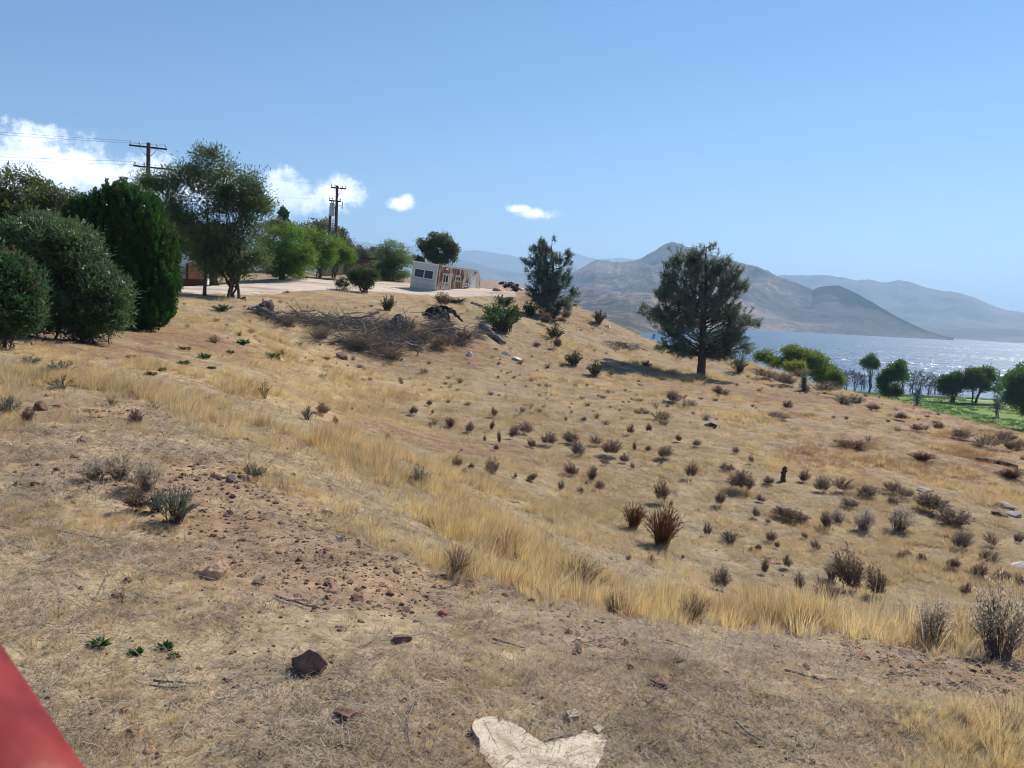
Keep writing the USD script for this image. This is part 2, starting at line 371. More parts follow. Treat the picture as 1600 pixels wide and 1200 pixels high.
hill_mat('near_mountain_soil', (0.36, 0.235, 0.15), (0.035, 0.036, 0.034), (0.11, 0.082, 0.068), 0.14)
hill_mat('far_mountain_soil', (0.20, 0.155, 0.115), (0.05, 0.05, 0.04), (0.12, 0.10, 0.08), 0.16)
hill_mat('brown_hill_soil', (0.31, 0.21, 0.14), (0.12, 0.09, 0.06), (0.25, 0.16, 0.11), -0.1, 0.03, 0.4)
mat('lake_water', {'g': ('geometry', {}), 'mp': ('mapping', {'scale': (1.0, 0.5, 1.0)}),
                   'n1': ('noise_texture', {'scale': 0.55, 'detail': 4.0, 'roughness': 0.7}), 'n2': ('noise_texture', {'scale': 0.010, 'detail': 4.0}),
                   'st': ('map_range', {'from_min': 0.35, 'from_max': 0.65, 'to_min': 1.1, 'to_max': 3.0, 'clamp': True}),
                   'c': ('vector_math', {'math_type': 'subtract', 'vector2': (0.5, 0.5, 0.5)}), 'sc': ('vector_math', {'math_type': 'scale'}),
                   'fl': ('vector_math', {'math_type': 'multiply', 'vector2': (1, 1, 0)}), 'ad': ('vector_math', {'math_type': 'add', 'vector2': (0, 0, 1)}), 'nm': ('vector_math', {'math_type': 'normalize'}),
                   'p': ('principled_bsdf', {'base_color': (0.015, 0.05, 0.10), 'roughness': 0.31, 'ior': 1.33})},
    [('g.position', 'mp.vector'), ('mp.vector', 'n1.vector'), ('g.position', 'n2.vector'), ('n2.fac', 'st.value'), ('n1.color', 'c.vector1'), ('c.vector', 'sc.vector1'), ('st.result', 'sc.scale'),
     ('sc.vector', 'fl.vector1'), ('fl.vector', 'ad.vector1'), ('ad.vector', 'nm.vector1'), ('nm.vector', 'p.normal')])
mat('haze_air', {'v': ('principled_volume', {'color': (0.47, 0.70, 1.0), 'density': HAZE_DENSITY, 'anisotropy': 0.2})}, [], surface=None, volume='v.volume')
foliage('gold_blade', (0.47, 0.345, 0.175), (0.88, 0.74, 0.47), 0.45, 0.6, 0.7)
foliage('tan_blade', (0.36, 0.275, 0.165), (0.74, 0.63, 0.44), 0.42, 0.6, 0.7)
foliage('rust_blade', (0.27, 0.165, 0.085), (0.54, 0.37, 0.22), 0.4, 0.6, 0.7)
foliage('litter_straw', (0.17, 0.13, 0.095), (0.92, 0.81, 0.59), 0.15, 2.0, 0.75)

# ------------------------------------------------------------------ terrain
LAKE_Z, LAWN_Z = EYE - 11.3, EYE - 10.5
# (photo x, photo y, 'z' height relative to the eye or 'd' distance ahead, value)
CP = [(800, 1195, 'z', -1.65), (120, 1150, 'z', -1.6), (1500, 1180, 'z', -1.72), (0, 900, 'z', -1.55), (0, 640, 'z', -1.5), (220, 660, 'z', -1.58), (400, 745, 'z', -1.66),
      (300, 850, 'z', -1.62), (560, 850, 'z', -1.72), (700, 930, 'z', -1.75), (850, 965, 'z', -1.76), (1100, 990, 'z', -1.78), (1300, 1010, 'z', -1.8), (1600, 1040, 'z', -1.84),
      (130, 535, 'z', -1.25), (0, 520, 'z', -1.15), (250, 510, 'z', -1.25), (-200, 700, 'z', -1.5), (-200, 520, 'z', -1.1), (1800, 1100, 'z', -1.9),
      (620, 660, 'z', -3.3), (760, 700, 'z', -3.5), (900, 760, 'z', -3.7), (1030, 850, 'z', -3.9), (1340, 925, 'z', -4.05), (1120, 915, 'z', -3.95), (1590, 880, 'z', -4.3), (1570, 780, 'z', -4.2),
      (1530, 720, 'z', -4.1), (1600, 690, 'z', -4.4), (1400, 630, 'z', -4.0), (1200, 575, 'z', -3.0), (1095, 588, 'z', -3.4), (1060, 560, 'd', 56), (1010, 535, 'd', 66), (960, 510, 'd', 64),
      (930, 491, 'd', 62), (900, 478, 'd', 64), (865, 500, 'd', 57), (780, 850, 'z', -2.6), (700, 800, 'z', -2.5), (560, 720, 'z', -2.4), (480, 640, 'z', -2.3), (430, 590, 'z', -2.0),
      (380, 520, 'z', -1.3), (300, 485, 'z', -0.7), (1000, 955, 'z', -2.5), (1250, 965, 'z', -2.9), (1450, 975, 'z', -2.9), (1700, 1000, 'z', -3.0), (1750, 900, 'z', -4.4), (1750, 800, 'z', -4.5),
      (300, 461, 'd', 40), (300, 447, 'd', 52), (360, 465, 'd', 40), (450, 450, 'd', 48), (450, 436, 'd', 58), (600, 457, 'd', 55), (679, 459, 'd', 61), (640, 443, 'd', 74), (790, 457, 'd', 66), (850, 463, 'd', 66),
      (740, 472, 'd', 57), (560, 481, 'd', 44), (640, 500, 'd', 42), (560, 560, 'd', 34.5), (500, 510, 'd', 36.6), (460, 560, 'd', 30), (700, 560, 'd', 38), (770, 530, 'd', 45), (800, 500, 'd', 50),
      (850, 580, 'd', 40), (950, 560, 'd', 48), (900, 540, 'd', 49.5), (700, 610, 'd', 29.5), (950, 620, 'd', 33.5), (1150, 640, 'd', 34), (1250, 680, 'd', 29), (1100, 700, 'd', 24), (1400, 750, 'd', 22.3), (1250, 780, 'd', 18.6),
      (100, 455, 'd', 45), (-150, 455, 'd', 45), (100, 438, 'd', 70), (450, 430, 'd', 75)]
pts = []
for px, py, k, v in CP:
    d = rays(px, py)
    pts.append(EYEP + d * (v / d[2] if k == 'z' else v / d[1]))
for x, y, z in [(0, .3, -1.65), (-3, 0, -1.6), (3, 0, -1.75), (0, -4, -1.6), (-10, -5, -1.4), (9, -5, -2.2), (-12, 6, -1.3), (9, 3, -2.4), (0, -30, -1), (-40, -20, 0), (40, -20, -4), (60, 40, -6), (30, 8, -4.6), (-60, 30, .5),
                # beyond the ridge: down to the lakeside flat on the right, level bench on the left
                (36, 66, -9.4), (30, 52, -6.9), (22, 85, -8.6), (12, 95, -7.5), (50, 70, -10.2), (38, 50, -8.2), (24, 64, -7.0), (75, 75, -10.5), (80, 100, -10.5), (60, 110, -10.5), (45, 125, -10.5), (100, 140, -10.6), (60, 140, -10.7), (30, 140, -10.9), (40, 165, -13), (90, 175, -13), (10, 160, -12), (150, 180, -12), (120, 60, -10),
                (5, 90, -3.5), (-2, 85, 1.2), (-8, 110, 1.4), (-20, 120, 2.2), (-40, 110, 2.0), (-80, 100, 2.0), (-15, 170, 0), (-60, 200, 2.0), (-120, 150, 2.0),
                (60, 400, -15), (200, 400, -15), (-20, 400, -6), (-150, 400, 0), (-400, 400, 0), (400, 300, -15), (0, 2000, -16), (1500, 1500, -16), (-1500, 1500, -6), (0, 15000, -16), (12000, 9000, -16), (-12000, 9000, -10),
                (0, -400, 0), (0, -12000, 0), (-12000, -6000, 0), (12000, -6000, -16), (300, -200, -12), (-300, -200, 0)]:
    pts.append(np.array([x, y, z + EYE]))
pts = np.array(pts)


def warp(x, y):
    r = np.hypot(x, y) + 0.6
    return np.stack([np.arctan2(x, y), np.log(r)], -1)


WP = warp(pts[:, 0], pts[:, 1])
# wrap-around copies so the sheet closes behind the camera
far_side = np.abs(WP[:, 0]) > 1.2
Wall = np.vstack([WP, WP[far_side] - np.sign(WP[far_side][:, :1]) * [2 * np.pi, 0]])
Zall = np.concatenate([pts[:, 2], pts[far_side, 2]])
_rbf = RBFInterpolator(Wall, Zall, kernel='thin_plate_spline', smoothing=0.0015)


def noise2(x, y, s, seed=0, oct=3):
    return meshkit.fbm(np.stack([x / s, y / s, np.full_like(x, seed * 7.3)], -1), oct, seed) - 0.5


def ground_z(x, y, fine=True):
    x, y = np.atleast_1d(np.asarray(x, float)), np.atleast_1d(np.asarray(y, float))
    r = np.hypot(x, y)
    z = _rbf(warp(x, y))
    amp = np.clip(r / 30, .25, 1) * np.clip(1.5 - r / 400, 0.2, 1)
    z = z + noise2(x, y, 6.0, 1) * 0.5 * amp + noise2(x, y, 1.6, 2) * 0.22 * np.clip(r / 12, .35, 1)
    if fine:
        w = np.clip((60 - r) / 40, 0, 1)
        z = z + w * (noise2(x, y, 0.45, 3) * 0.075 + noise2(x, y, 0.13, 4, 2) * 0.034 * np.clip((25 - r) / 15, 0, 1))
    return z


def ground_at(pix):
    """World points where the rays through photo pixels meet the ground."""
    pix = np.asarray(pix, float)
    D = rays(pix[:, 0], pix[:, 1])
    t = np.geomspace(2.0, 160, 420)
    X = EYEP + D[:, None, :] * t[None, :, None]
    h = X[..., 2] - ground_z(X[..., 0].ravel(), X[..., 1].ravel(), False).reshape(X.shape[:2])
    hit = np.argmax(h < 0, axis=1)
    out = []
    for i, k in enumerate(hit):
        if k == 0:
            k = np.argmin(np.abs(h[i, 100:])) + 100; tt = t[k]
        else:
            a, b = h[i, k - 1], h[i, k]; tt = t[k - 1] + (t[k] - t[k - 1]) * a / (a - b)
        p = EYEP + D[i] * tt
        out.append(p)
    out = np.array(out)
    out[:, 2] = ground_z(out[:, 0], out[:, 1])
    return out


# soil and grass zones: (photo pixel, soil colour, grass cover, grass height, grass kind 0 tan 1 gold 2 rust, litter)
LIT, DIRT, GOLD, FIELD, RUST, SLOPE, BARE, BENCH = [
    ((0.40, 0.315, 0.20), 0.42, 0.055, 0.4, 1.0), ((0.315, 0.215, 0.135), 0.05, 0.05, 0.3, 0.35), ((0.32, 0.24, 0.135), 0.85, 0.24, 0.9, 0.7), ((0.26, 0.205, 0.128), 1.0, 0.11, 0.35, 0.2),
    ((0.255, 0.18, 0.11), 0.95, 0.17, 1.25, 0.2), ((0.25, 0.19, 0.12), 0.95, 0.22, 0.6, 0.2), ((0.20, 0.125, 0.075), 0.10, 0.1, 0.3, 0.3), ((0.32, 0.25, 0.16), 0.8, 0.10, 0.5, 0.2)]
ZC = [(800, 1195, LIT), (120, 1150, LIT), (300, 1000, LIT), (1000, 1100, LIT), (1500, 1180, (LIT[0], .6, .14, .9, 1)), (1300, 1100, LIT), (1450, 1045, DIRT), (1590, 1050, DIRT), (1250, 1030, LIT), (1050, 1000, LIT),
      (100, 860, LIT), (30, 780, LIT), (250, 700, LIT), (480, 850, DIRT), (400, 800, DIRT), (560, 900, DIRT), (640, 920, DIRT), (800, 975, LIT), (330, 740, DIRT), (620, 1000, LIT), (180, 640, DIRT), (60, 690, LIT),
      (480, 1000, (LIT[0], .35, .08, .8, 1)), (800, 1050, LIT), (900, 985, DIRT),
      (0, 560, BENCH), (100, 590, SLOPE), (200, 600, BENCH), (300, 620, SLOPE), (330, 560, BENCH), (280, 530, BARE), (210, 545, BARE), (20, 625, SLOPE),
      (420, 640, GOLD), (480, 700, GOLD), (400, 690, GOLD), (560, 780, GOLD), (640, 830, GOLD), (740, 870, GOLD), (820, 910, GOLD), (960, 950, GOLD), (1100, 965, GOLD), (1250, 985, (GOLD[0], .7, .25, .8, .6)), (1450, 1005, (FIELD[0], .7, .25, .7, .5)), (1600, 1010, FIELD),
      (350, 600, GOLD), (385, 650, GOLD), (520, 720, GOLD), (600, 765, GOLD), (680, 830, GOLD), (750, 800, GOLD), (850, 865, GOLD), (920, 900, GOLD), (470, 600, GOLD), (660, 770, GOLD),
      (450, 540, GOLD), (520, 590, GOLD), (420, 510, SLOPE), (600, 600, GOLD), (700, 590, SLOPE), (800, 590, SLOPE), (620, 640, FIELD), (700, 690, (BARE[0], .2, .1, .3, .3)), (560, 640, FIELD), (850, 640, FIELD),
      (640, 760, FIELD), (800, 740, FIELD), (950, 800, FIELD), (900, 680, FIELD), (1050, 680, FIELD), (1050, 780, FIELD), (1150, 880, FIELD), (1250, 900, FIELD), (1400, 900, FIELD), (1550, 920, FIELD), (1100, 640, SLOPE),
      (1250, 640, RUST), (1400, 690, RUST), (1500, 750, RUST), (1300, 720, RUST), (1580, 740, RUST), (1450, 650, RUST), (1200, 620, BARE), (1350, 780, FIELD), (1550, 820, FIELD),
      (880, 520, SLOPE), (950, 520, SLOPE), (1000, 560, SLOPE), (760, 500, SLOPE), (650, 490, SLOPE), (560, 490, SLOPE), (480, 480, BENCH), (400, 475, BENCH), (600, 465, BENCH), (740, 465, BENCH), (300, 475, BENCH), (620, 540, BARE), (700, 530, BARE), (860, 490, BARE)]
_zp = ground_at([(a, b) for a, b, _ in ZC])
_zw = warp(_zp[:, 0], _zp[:, 1])
_zv = np.array([list(z[0]) + list(z[1:]) for _, _, z in ZC])


def zone(x, y):
    w = warp(x, y)
    w = w + np.stack([noise2(x, y, 1.2, 11), noise2(x, y, 1.2, 12)], -1) * 0.10 + np.stack([noise2(x, y, 5.0, 13), noise2(x, y, 5.0, 14)], -1) * 0.12
    d2 = ((w[:, None, :] - _zw[None]) ** 2).sum(-1)
    k = 1 / (d2 + 0.0025) ** 2.2
    out = k @ _zv / k.sum(1, keepdims=True)
    r = np.hypot(x, y)
    return out


def ground_mesh():
    th = np.concatenate([np.linspace(-math.pi, -0.72, 40, endpoint=False), np.linspace(-0.72, 0.72, 300), np.linspace(0.72, math.pi, 40)[1:-1]])
    r = np.concatenate([[0.25, 0.6, 1.0], np.geomspace(1.4, 90, 640), np.geomspace(90, 16000, 120)[1:]])
    T, R = np.meshgrid(th, r, indexing='ij')
    x, y = (R * np.sin(T)).ravel(), (R * np.cos(T)).ravel()
    z = np.concatenate([ground_z(a, b) for a, b in zip(np.array_split(x, 12), np.array_split(y, 12))])
    n, m = T.shape
    i, j = np.meshgrid(np.arange(n), np.arange(m - 1), indexing='ij')
    i2 = (i + 1) % n
    q = np.stack([i * m + j, i * m + j + 1, i2 * m + j + 1, i2 * m + j], -1).reshape(-1, 4)
    V = np.vstack([np.stack([x, y, z], 1), [[0, 0, float(ground_z(0., 0.)[0])]]])
    k = np.arange(n)
    fan = np.stack([np.full(n, n * m), k * m, ((k + 1) % n) * m], 1)
    F = np.vstack([q[:, [0, 1, 2]], q[:, [0, 2, 3]], fan])
    fn = np.cross(V[F[:, 1]] - V[F[:, 0]], V[F[:, 2]] - V[F[:, 0]])
    if fn[:, 2].sum() < 0:
        F = F[:, ::-1]
    col = np.vstack([zone(a, b)[:, :3] for a, b in zip(np.array_split(V[:, 0], 60), np.array_split(V[:, 1], 60))])
    rr = np.hypot(V[:, 0], V[:, 1])
    farm = np.clip((rr - 75) / 40, 0, 1)[:, None]
    right = np.clip((V[:, 0] / np.maximum(V[:, 1], 1) - 0.1) * 8, 0, 1)[:, None] * (V[:, 1:2] > 0)
    farcol = np.where(right > 0.5, [0.33, 0.27, 0.19], [0.33, 0.25, 0.16])
    col = col * (1 - farm) + farcol * farm
    m_ = usdkit.mesh(stage, '/World/ground', (V, F), M['ground_soil'], True)
    UsdGeom.PrimvarsAPI(m_).CreatePrimvar('soil', Sdf.ValueTypeNames.Color3fArray, 'vertex').Set(Vt.Vec3fArray.FromNumpy(col.astype(np.float32)))
    tag(m_, 'dry grassy hillside dropping from the terrace into a shallow basin', 'ground', kind='structure')


ground_mesh()

# the road of pale dirt along the bench
def road():
    near = [(150, 467, 37), (300, 461.5, 40), (420, 457, 44), (500, 454, 50), (600, 455, 55.5), (700, 460, 58.5), (800, 460, 61.5)]
    farp = [(150, 447, 50), (300, 446.5, 52), (420, 439.5, 55), (500, 440, 63), (600, 443, 69), (700, 446, 74), (800, 453, 70)]
    a = np.array([at(*p)[:2] for p in near]); b = np.array([at(*p)[:2] for p in farp])
    t = np.linspace(0, len(near) - 1, 150)
    A = np.stack([np.interp(t, np.arange(len(near)), a[:, k]) for k in (0, 1)], 1); B = np.stack([np.interp(t, np.arange(len(near)), b[:, k]) for k in (0, 1)], 1)
    A += (meshkit.fbm(np.stack([t * 2, t * 0, t * 0], 1), 3, 5)[:, None] - .5) * 1.2
    s = np.linspace(0, 1, 30)
    G = A[:, None] * (1 - s)[None, :, None] + B[:, None] * s[None, :, None]
    x, y = G[..., 0].ravel(), G[..., 1].ravel()
    z = ground_z(x, y) + 0.05 - 0.06 * (np.abs(np.tile(s, 150) - .5) > 0.49)
    n, m = 150, 30
    i, j = np.meshgrid(np.arange(n - 1), np.arange(m - 1), indexing='ij')
    q = np.stack([i * m + j, (i + 1) * m + j, (i + 1) * m + j + 1, i * m + j + 1], -1).reshape(-1, 4)
    solo('dirt_road', (np.stack([x, y, z], 1), np.vstack([q[:, [0, 1, 2]], q[:, [0, 2, 3]]])), 'road_dirt', 'pale dirt road running along the bench behind the trees', 'road', kind='structure', smooth=True)


road()

# lake
def lake():
    v = np.array([[-4000, 140, LAKE_Z], [9000, 140, LAKE_Z], [9000, 9000, LAKE_Z], [-4000, 9000, LAKE_Z]], float)
    solo('lake', (v, np.array([[0, 1, 2], [0, 2, 3]])), 'lake_water', 'wide blue lake glittering under the mountains', 'lake', kind='structure')


lake()


# mountains: full ranges with spurs; (photo x, photo y) of the crest, crest distance, foot distance
def mountain(name, prof, crest, foot, base, soil, label, seed, spur=0.3, p=1.15, back=1.5, na=320, nr=110):
    prof = np.array(prof, float)
    px = np.linspace(prof[0, 0], prof[-1, 0], na)
    py = np.interp(px, prof[:, 0], prof[:, 1])
    d = rays(px, py)
    th = np.arctan2(d[:, 0], d[:, 1]); tanel = d[:, 2] / np.hypot(d[:, 0], d[:, 1])
    cr = np.interp(px, *np.array(crest, float).T); ft = np.interp(px, *np.array(foot, float).T)
    wob = meshkit.fbm(np.stack([th * 14, th * 0, th * 0], 1), 3, seed) - .5
    cr = cr * (1 + 0.10 * wob)
    H = EYE + cr * tanel
    H = H + (meshkit.fbm(np.stack([th * 160, th * 0, th * 0 + 3], 1), 4, seed + 3) - .5) * 0.03 * np.maximum(H - base, 0)
    s = np.concatenate([np.linspace(0, 1, int(nr * .75)), np.linspace(1, 2, nr - int(nr * .75) + 1)[1:]])
    S, TH = np.meshgrid(s, th)
    CR, FT = cr[:, None], ft[:, None]
    kk = np.exp(-np.linspace(-2.5, 2.5, na // 5 * 2 + 1) ** 2); kk /= kk.sum()
    Hs = np.convolve(np.pad(H, na // 5, mode='edge'), kk, mode='valid')
    wS = np.clip(np.where(S <= 1, S, 2 - S), 0, 1) ** 2.2
    HH = H[:, None] * wS + np.minimum(Hs, H + .15 * np.abs(H - base))[:, None] * (1 - wS)
    R = np.where(S <= 1, FT + (CR - FT) * S, CR + (S - 1) * (CR - FT) * back)
    X, Y = R * np.sin(TH), R * np.cos(TH)
    L = float(np.mean(cr - ft))
    rid = lambda sc, sd: 1 - 2 * np.abs(meshkit.fbm(np.stack([X / sc, Y / sc, X * 0], -1), 3, sd) - .5)
    up = np.where(S <= 1, S, np.clip(2 - S, 0, 1))
    prof_s = up ** p
    env = np.clip(up * (1 - up) * 4, 0, 1) ** 0.7
    rel = HH - base
    carve = (1 - rid(L * .42, seed)) * 1.3 + (1 - rid(L * .16, seed + 1)) * .7 + (1 - rid(L * .06, seed + 2)) * .35
    Z = base + rel * prof_s * (1 - spur * env * carve)
    Z = np.maximum(Z, base - 3)
    n, m = S.shape
    i, j = np.meshgrid(np.arange(n - 1), np.arange(m - 1), indexing='ij')
    q = np.stack([i * m + j, i * m + j + 1, (i + 1) * m + j + 1, (i + 1) * m + j], -1).reshape(-1, 4)
    F = np.vstack([q[:, [2, 1, 0]], q[:, [3, 2, 0]]])
    V = np.stack([X, Y, Z], -1).reshape(-1, 3)
    solo(name, (V, F), soil, label, 'mountain', kind='structure', smooth=True)


mountain('mountain', [(860, 455), (899, 423), (932, 406), (951, 408), (970, 410), (990, 407), (1001, 404), (1014, 396), (1036, 384), (1050, 376.5), (1056, 378), (1070, 385), (1110, 397), (1157, 410), (1185, 417),
                      (1201, 424), (1215, 431), (1242, 441), (1270, 452), (1278, 449), (1292, 447), (1310, 446), (1325, 452), (1352, 466), (1374, 479), (1402, 495), (1424, 506), (1449, 517), (1476, 525), (1490, 528)],
         [(860, 3000), (1050, 3200), (1310, 2650), (1490, 2350)], [(860, 260), (990, 380), (1060, 800), (1120, 1300), (1190, 1750), (1400, 2150), (1490, 2300)], LAKE_Z - 2, 'near_mountain_soil',
         'brown mountain with one pointed peak across the lake', 21, 0.62, p=1.45, na=420, nr=170)
mountain('mountain', [(1180, 445), (1218, 430), (1259, 430), (1297, 430), (1314, 433), (1336, 438), (1358, 437), (1380, 441), (1402, 438), (1418, 439), (1435, 445), (1451, 450), (1473, 454), (1498, 457), (1517, 463),
                      (1539, 472), (1553, 478), (1572, 484), (1600, 488), (1660, 494), (1740, 498), (1860, 515), (2000, 530)], [(1180, 5900), (1600, 5300), (2000, 4800)],
         [(1180, 3600), (1480, 3300), (1600, 2900), (2000, 2600)], LAKE_Z - 2, 'far_mountain_soil', 'long hazy blue ridge sloping down to the lake at the right', 33, 0.5, p=1.3)
mountain('mountain', [(640, 428), (700, 402), (725, 407), (750, 413), (775, 420), (800, 425), (820, 428), (850, 420), (885, 408), (899, 418), (930, 440), (990, 470)], [(640, 5600), (990, 5000)], [(640, 3400), (990, 3000)], LAKE_Z, 'far_mountain_soil',
         'hazy middle ridge behind the rusty trailer and first pine', 45, 0.22)
mountain('mountain', [(-200, 430), (100, 410), (300, 398), (450, 384), (500, 378), (537, 375), (547, 374), (561, 378), (575, 377), (582, 381), (610, 386), (635, 386), (650, 384), (690, 389), (722, 392), (747, 391), (787, 397), (815, 403), (850, 402),
                      (885, 392.5), (891, 393), (910, 399), (932, 405), (954, 404), (976, 403), (987, 404), (1020, 412), (1100, 430)], [(-200, 8200), (1100, 8800)], [(-200, 5400), (1100, 5800)], LAKE_Z, 'far_mountain_soil',
         'farthest pale blue mountain range along the left skyline', 57, 0.2)
mountain('brown_hill', [(380, 446), (560, 440), (660, 436), (745, 436.5), (770, 438.5), (800, 444.5), (825, 449), (860, 458), (900, 478), (930, 500)], [(380, 330), (930, 300)], [(380, 150), (700, 130), (930, 140)], EYE - 3, 'brown_hill_soil',
         'low bare brown hill just behind the rusty trailer', 61, 0.12, na=160, nr=60)

# haze over everything
hz = trimesh.creation.box([33600, 33600, 800]); hz.apply_translation([0, 0, 400 - 40])
solo('haze', hz, 'haze_air', kind='stuff')
#@@STRUCTURE_END
#@@OBJECTS_START
# ------------------------------------------------------------------ trees
def place(px, py, depth):
    p = at(px, py, depth)
    p[2] = ground_z(p[0], p[1])[0]
    return p


def px_blobs(blobs, depth, rng, flat=0.9):
    """Crown volumes: (photo x, photo y, radius in photo pixels[, x radius]) around a trunk at a known distance -> world centres and radii."""
    C, R = [], []
    for b in blobs:
        r = b[2] * depth / FPX; rx = (b[3] if len(b) > 3 else b[2]) * depth / FPX
        C.append(at(b[0], b[1], depth + rng.uniform(-.35, .35) * rx)); R.append((rx, rx * flat, r))
    return np.array(C), np.array(R)


def in_blobs(C, R, n, rng, shell=0.45, gap=0.0, gs=1.0, seed=0):
    vol = (R.prod(1)) ** 0.75; k = rng.choice(len(C), n * 3, p=vol / vol.sum())
    d = unit(rng.normal(size=(n * 3, 3))) * (rng.uniform(0, 1, (n * 3, 1)) ** shell)
    P = C[k] + d * R[k]
    if gap:
        keep = meshkit.fbm(P / gs, 2, seed) > gap
        P, d = P[keep], d[keep]
    return P[:n], d[:n]


def limbs(base, tips, rng, stems, r_base, n_limb=14, fork=0.35, spread=0.12, sides=5, arch=0.12):
    """Trunk, limbs to a sample of the tips, twigs to the rest: one tapered skeleton. base (3,), tips (n,3)."""
    cen = tips.mean(0); top = tips[:, 2].max(); H = top - base[2]
    P, Rr, nodes = [], [], []
    t = np.linspace(0, 1, 9)[:, None]
    trunks = []
    for i in range(stems):
        sel = tips[rng.integers(len(tips))] if stems > 1 else cen
        end = (cen * 0.4 + sel * 0.6) if stems > 1 else cen + [0, 0, H * .18]
        b = base + np.array([*rng.normal(0, spread * (stems > 1), 2), -0.15])
        mid = b * .55 + end * .45; mid[:2] = (b[:2] * .72 + end[:2] * .28) if stems == 1 else (b[:2] * .5 + end[:2] * .5)
        c = b * (1 - t) ** 2 + 2 * mid * t * (1 - t) + end * t ** 2
        c[1:-1] += rng.normal(0, H * .010, (7, 3)) * [1, 1, .3]
        rr = r_base * (1 - .78 * t[:, 0]) * (1.0 if i == 0 else rng.uniform(.45, .8))
        rr[0] *= 1.25
        trunks.append(c); P.append(c); Rr.append(rr)
    L = tips[rng.choice(len(tips), min(n_limb, len(tips)), replace=False)]
    for q in L:
        c = trunks[rng.integers(stems)] if stems > 1 else trunks[0]
        f = np.clip((q[2] - base[2]) / H * rng.uniform(.45, .75), fork, .95) * 8
        k = int(f); s = c[min(k, 8)]
        m = (s + q) / 2 + [0, 0, arch * np.linalg.norm(q - s)]
        cc = s * (1 - t) ** 2 + 2 * m * t * (1 - t) + q * t ** 2
        cc[1:-1] += rng.normal(0, np.linalg.norm(q - s) * .02, (7, 3))
        P.append(cc); Rr.append(r_base * rng.uniform(.22, .36) * (1 - .8 * t[:, 0]))
        nodes.append(cc[2:])
    big = tubes(np.array(P), np.array(Rr), sides)
    nodes = np.vstack(nodes + [c[4:] for c in trunks])
    _, idx = cKDTree(nodes).query(tips)
    s = nodes[idx]
    t4 = np.linspace(0, 1, 4)[None, :, None]
    tw = s[:, None] * (1 - t4) + tips[:, None] * t4
    tw[:, 1:3] += rng.normal(0, .03, (len(tips), 2, 3)) * H * .3
    ln = np.linalg.norm(tips - s, axis=1)
    tws = tubes(tw, (r_base * .10 * (1 - .75 * t4[0, :, 0]))[None] * np.ones((len(tips), 1)), 3)
    return cat_mesh([big, tws])


def broad_tree(name, label, cat, base, C, R, seed, leaf, bark, n_clu, per, clu_r, L, W, r_base, stems=1, n_limb=14, shell=.45, gap=0.0, gs=1.0, fork=.35, group=None, extra=None, up=0.3, spread=.12):
    rng = np.random.default_rng(seed)
    tips, out = in_blobs(C, R, n_clu, rng, shell + .08, gap, gs, seed)
    t = thing(name, label, cat, group)
    part(t, 'trunk', limbs(np.array(base), tips, rng, stems, r_base, n_limb, fork, spread), bark, True)
    n = len(tips) * per
    csz = rng.uniform(.45, 1.1, len(tips)).repeat(per)[:, None]
    off = rng.normal(size=(n, 3)) * clu_r * .72 * csz; off[:, 2] *= .7
    P = np.repeat(tips, per, 0) + off
    D = unit(off) * .7 + rng.normal(size=(n, 3)) * .6 + [0, 0, up]
    part(t, 'crown', leaves(P, D, L, W, rng), leaf)
    if extra:
        nm, em, cnt, eL, zmin, er = extra
        k = rng.choice(n, min(n, cnt * 6), replace=False)
        oo = unit(off[k]) * .5 + unit(np.repeat(out, per, 0)[k]) + [0, 0, .5]
        score = oo[:, 2] + rng.normal(0, .4, len(k)) + zmin * np.linalg.norm(np.repeat(out, per, 0)[k], axis=1)
        k = k[np.argsort(-score)[:cnt]]
        Q = np.repeat(P[k] + unit(off[k]) * clu_r * .3, er, 0) + rng.normal(0, eL * .6, (len(k) * er, 3))
        xp = part(t, nm, leaves(Q, rng.normal(size=Q.shape) + [0, 0, .5], eL, eL * .8, rng), em); tag(xp, kind='stuff')
    return t


rg = np.random.default_rng(4)
# pinkish-tipped feathery tree behind the shrubs at the far left
C, R = px_blobs([(35, 300, 36, 48), (75, 315, 34, 45), (10, 320, 40), (60, 355, 42, 70), (105, 340, 30), (-30, 330, 60), (-70, 350, 70), (20, 380, 40, 60)], 38, rg)
broad_tree('feathery_tree', 'olive green feathery tree with pinkish tips behind the oleanders at the far left', 'tree', place(30, 470, 38), C, R, 11, 'feather_leaf', 'bark', 700, 46, .30, .17, .06, .2, 2, 18, .4, .42, 1.2,
           extra=('blossom', 'pink_petal', 160, .09, 1.2, 3))
# the multi-stemmed tree by the road
C, R = px_blobs([(352, 300, 48, 55), (312, 268, 30, 36), (385, 335, 42), (325, 365, 45, 50), (272, 280, 24, 26), (252, 290, 20, 22), (392, 300, 30), (275, 320, 28), (318, 398, 30, 30), (365, 385, 42, 55), (330, 250, 24, 30), (232, 285, 18, 22), (285, 345, 30), (412, 325, 22), (345, 410, 28, 50), (385, 420, 16, 24), (400, 405, 18, 26)], 40, rg, .9)
broad_tree('willow_like_tree', 'tall loose many stemmed tree with narrow leaves beside the pale road', 'tree', place(360, 465, 40), C, R, 12, 'willow_leaf', 'bark', 1600, 26, .33, .17, .045, .12, 6, 30, .55, .42, .7, fork=.3, spread=.30, up=.5)
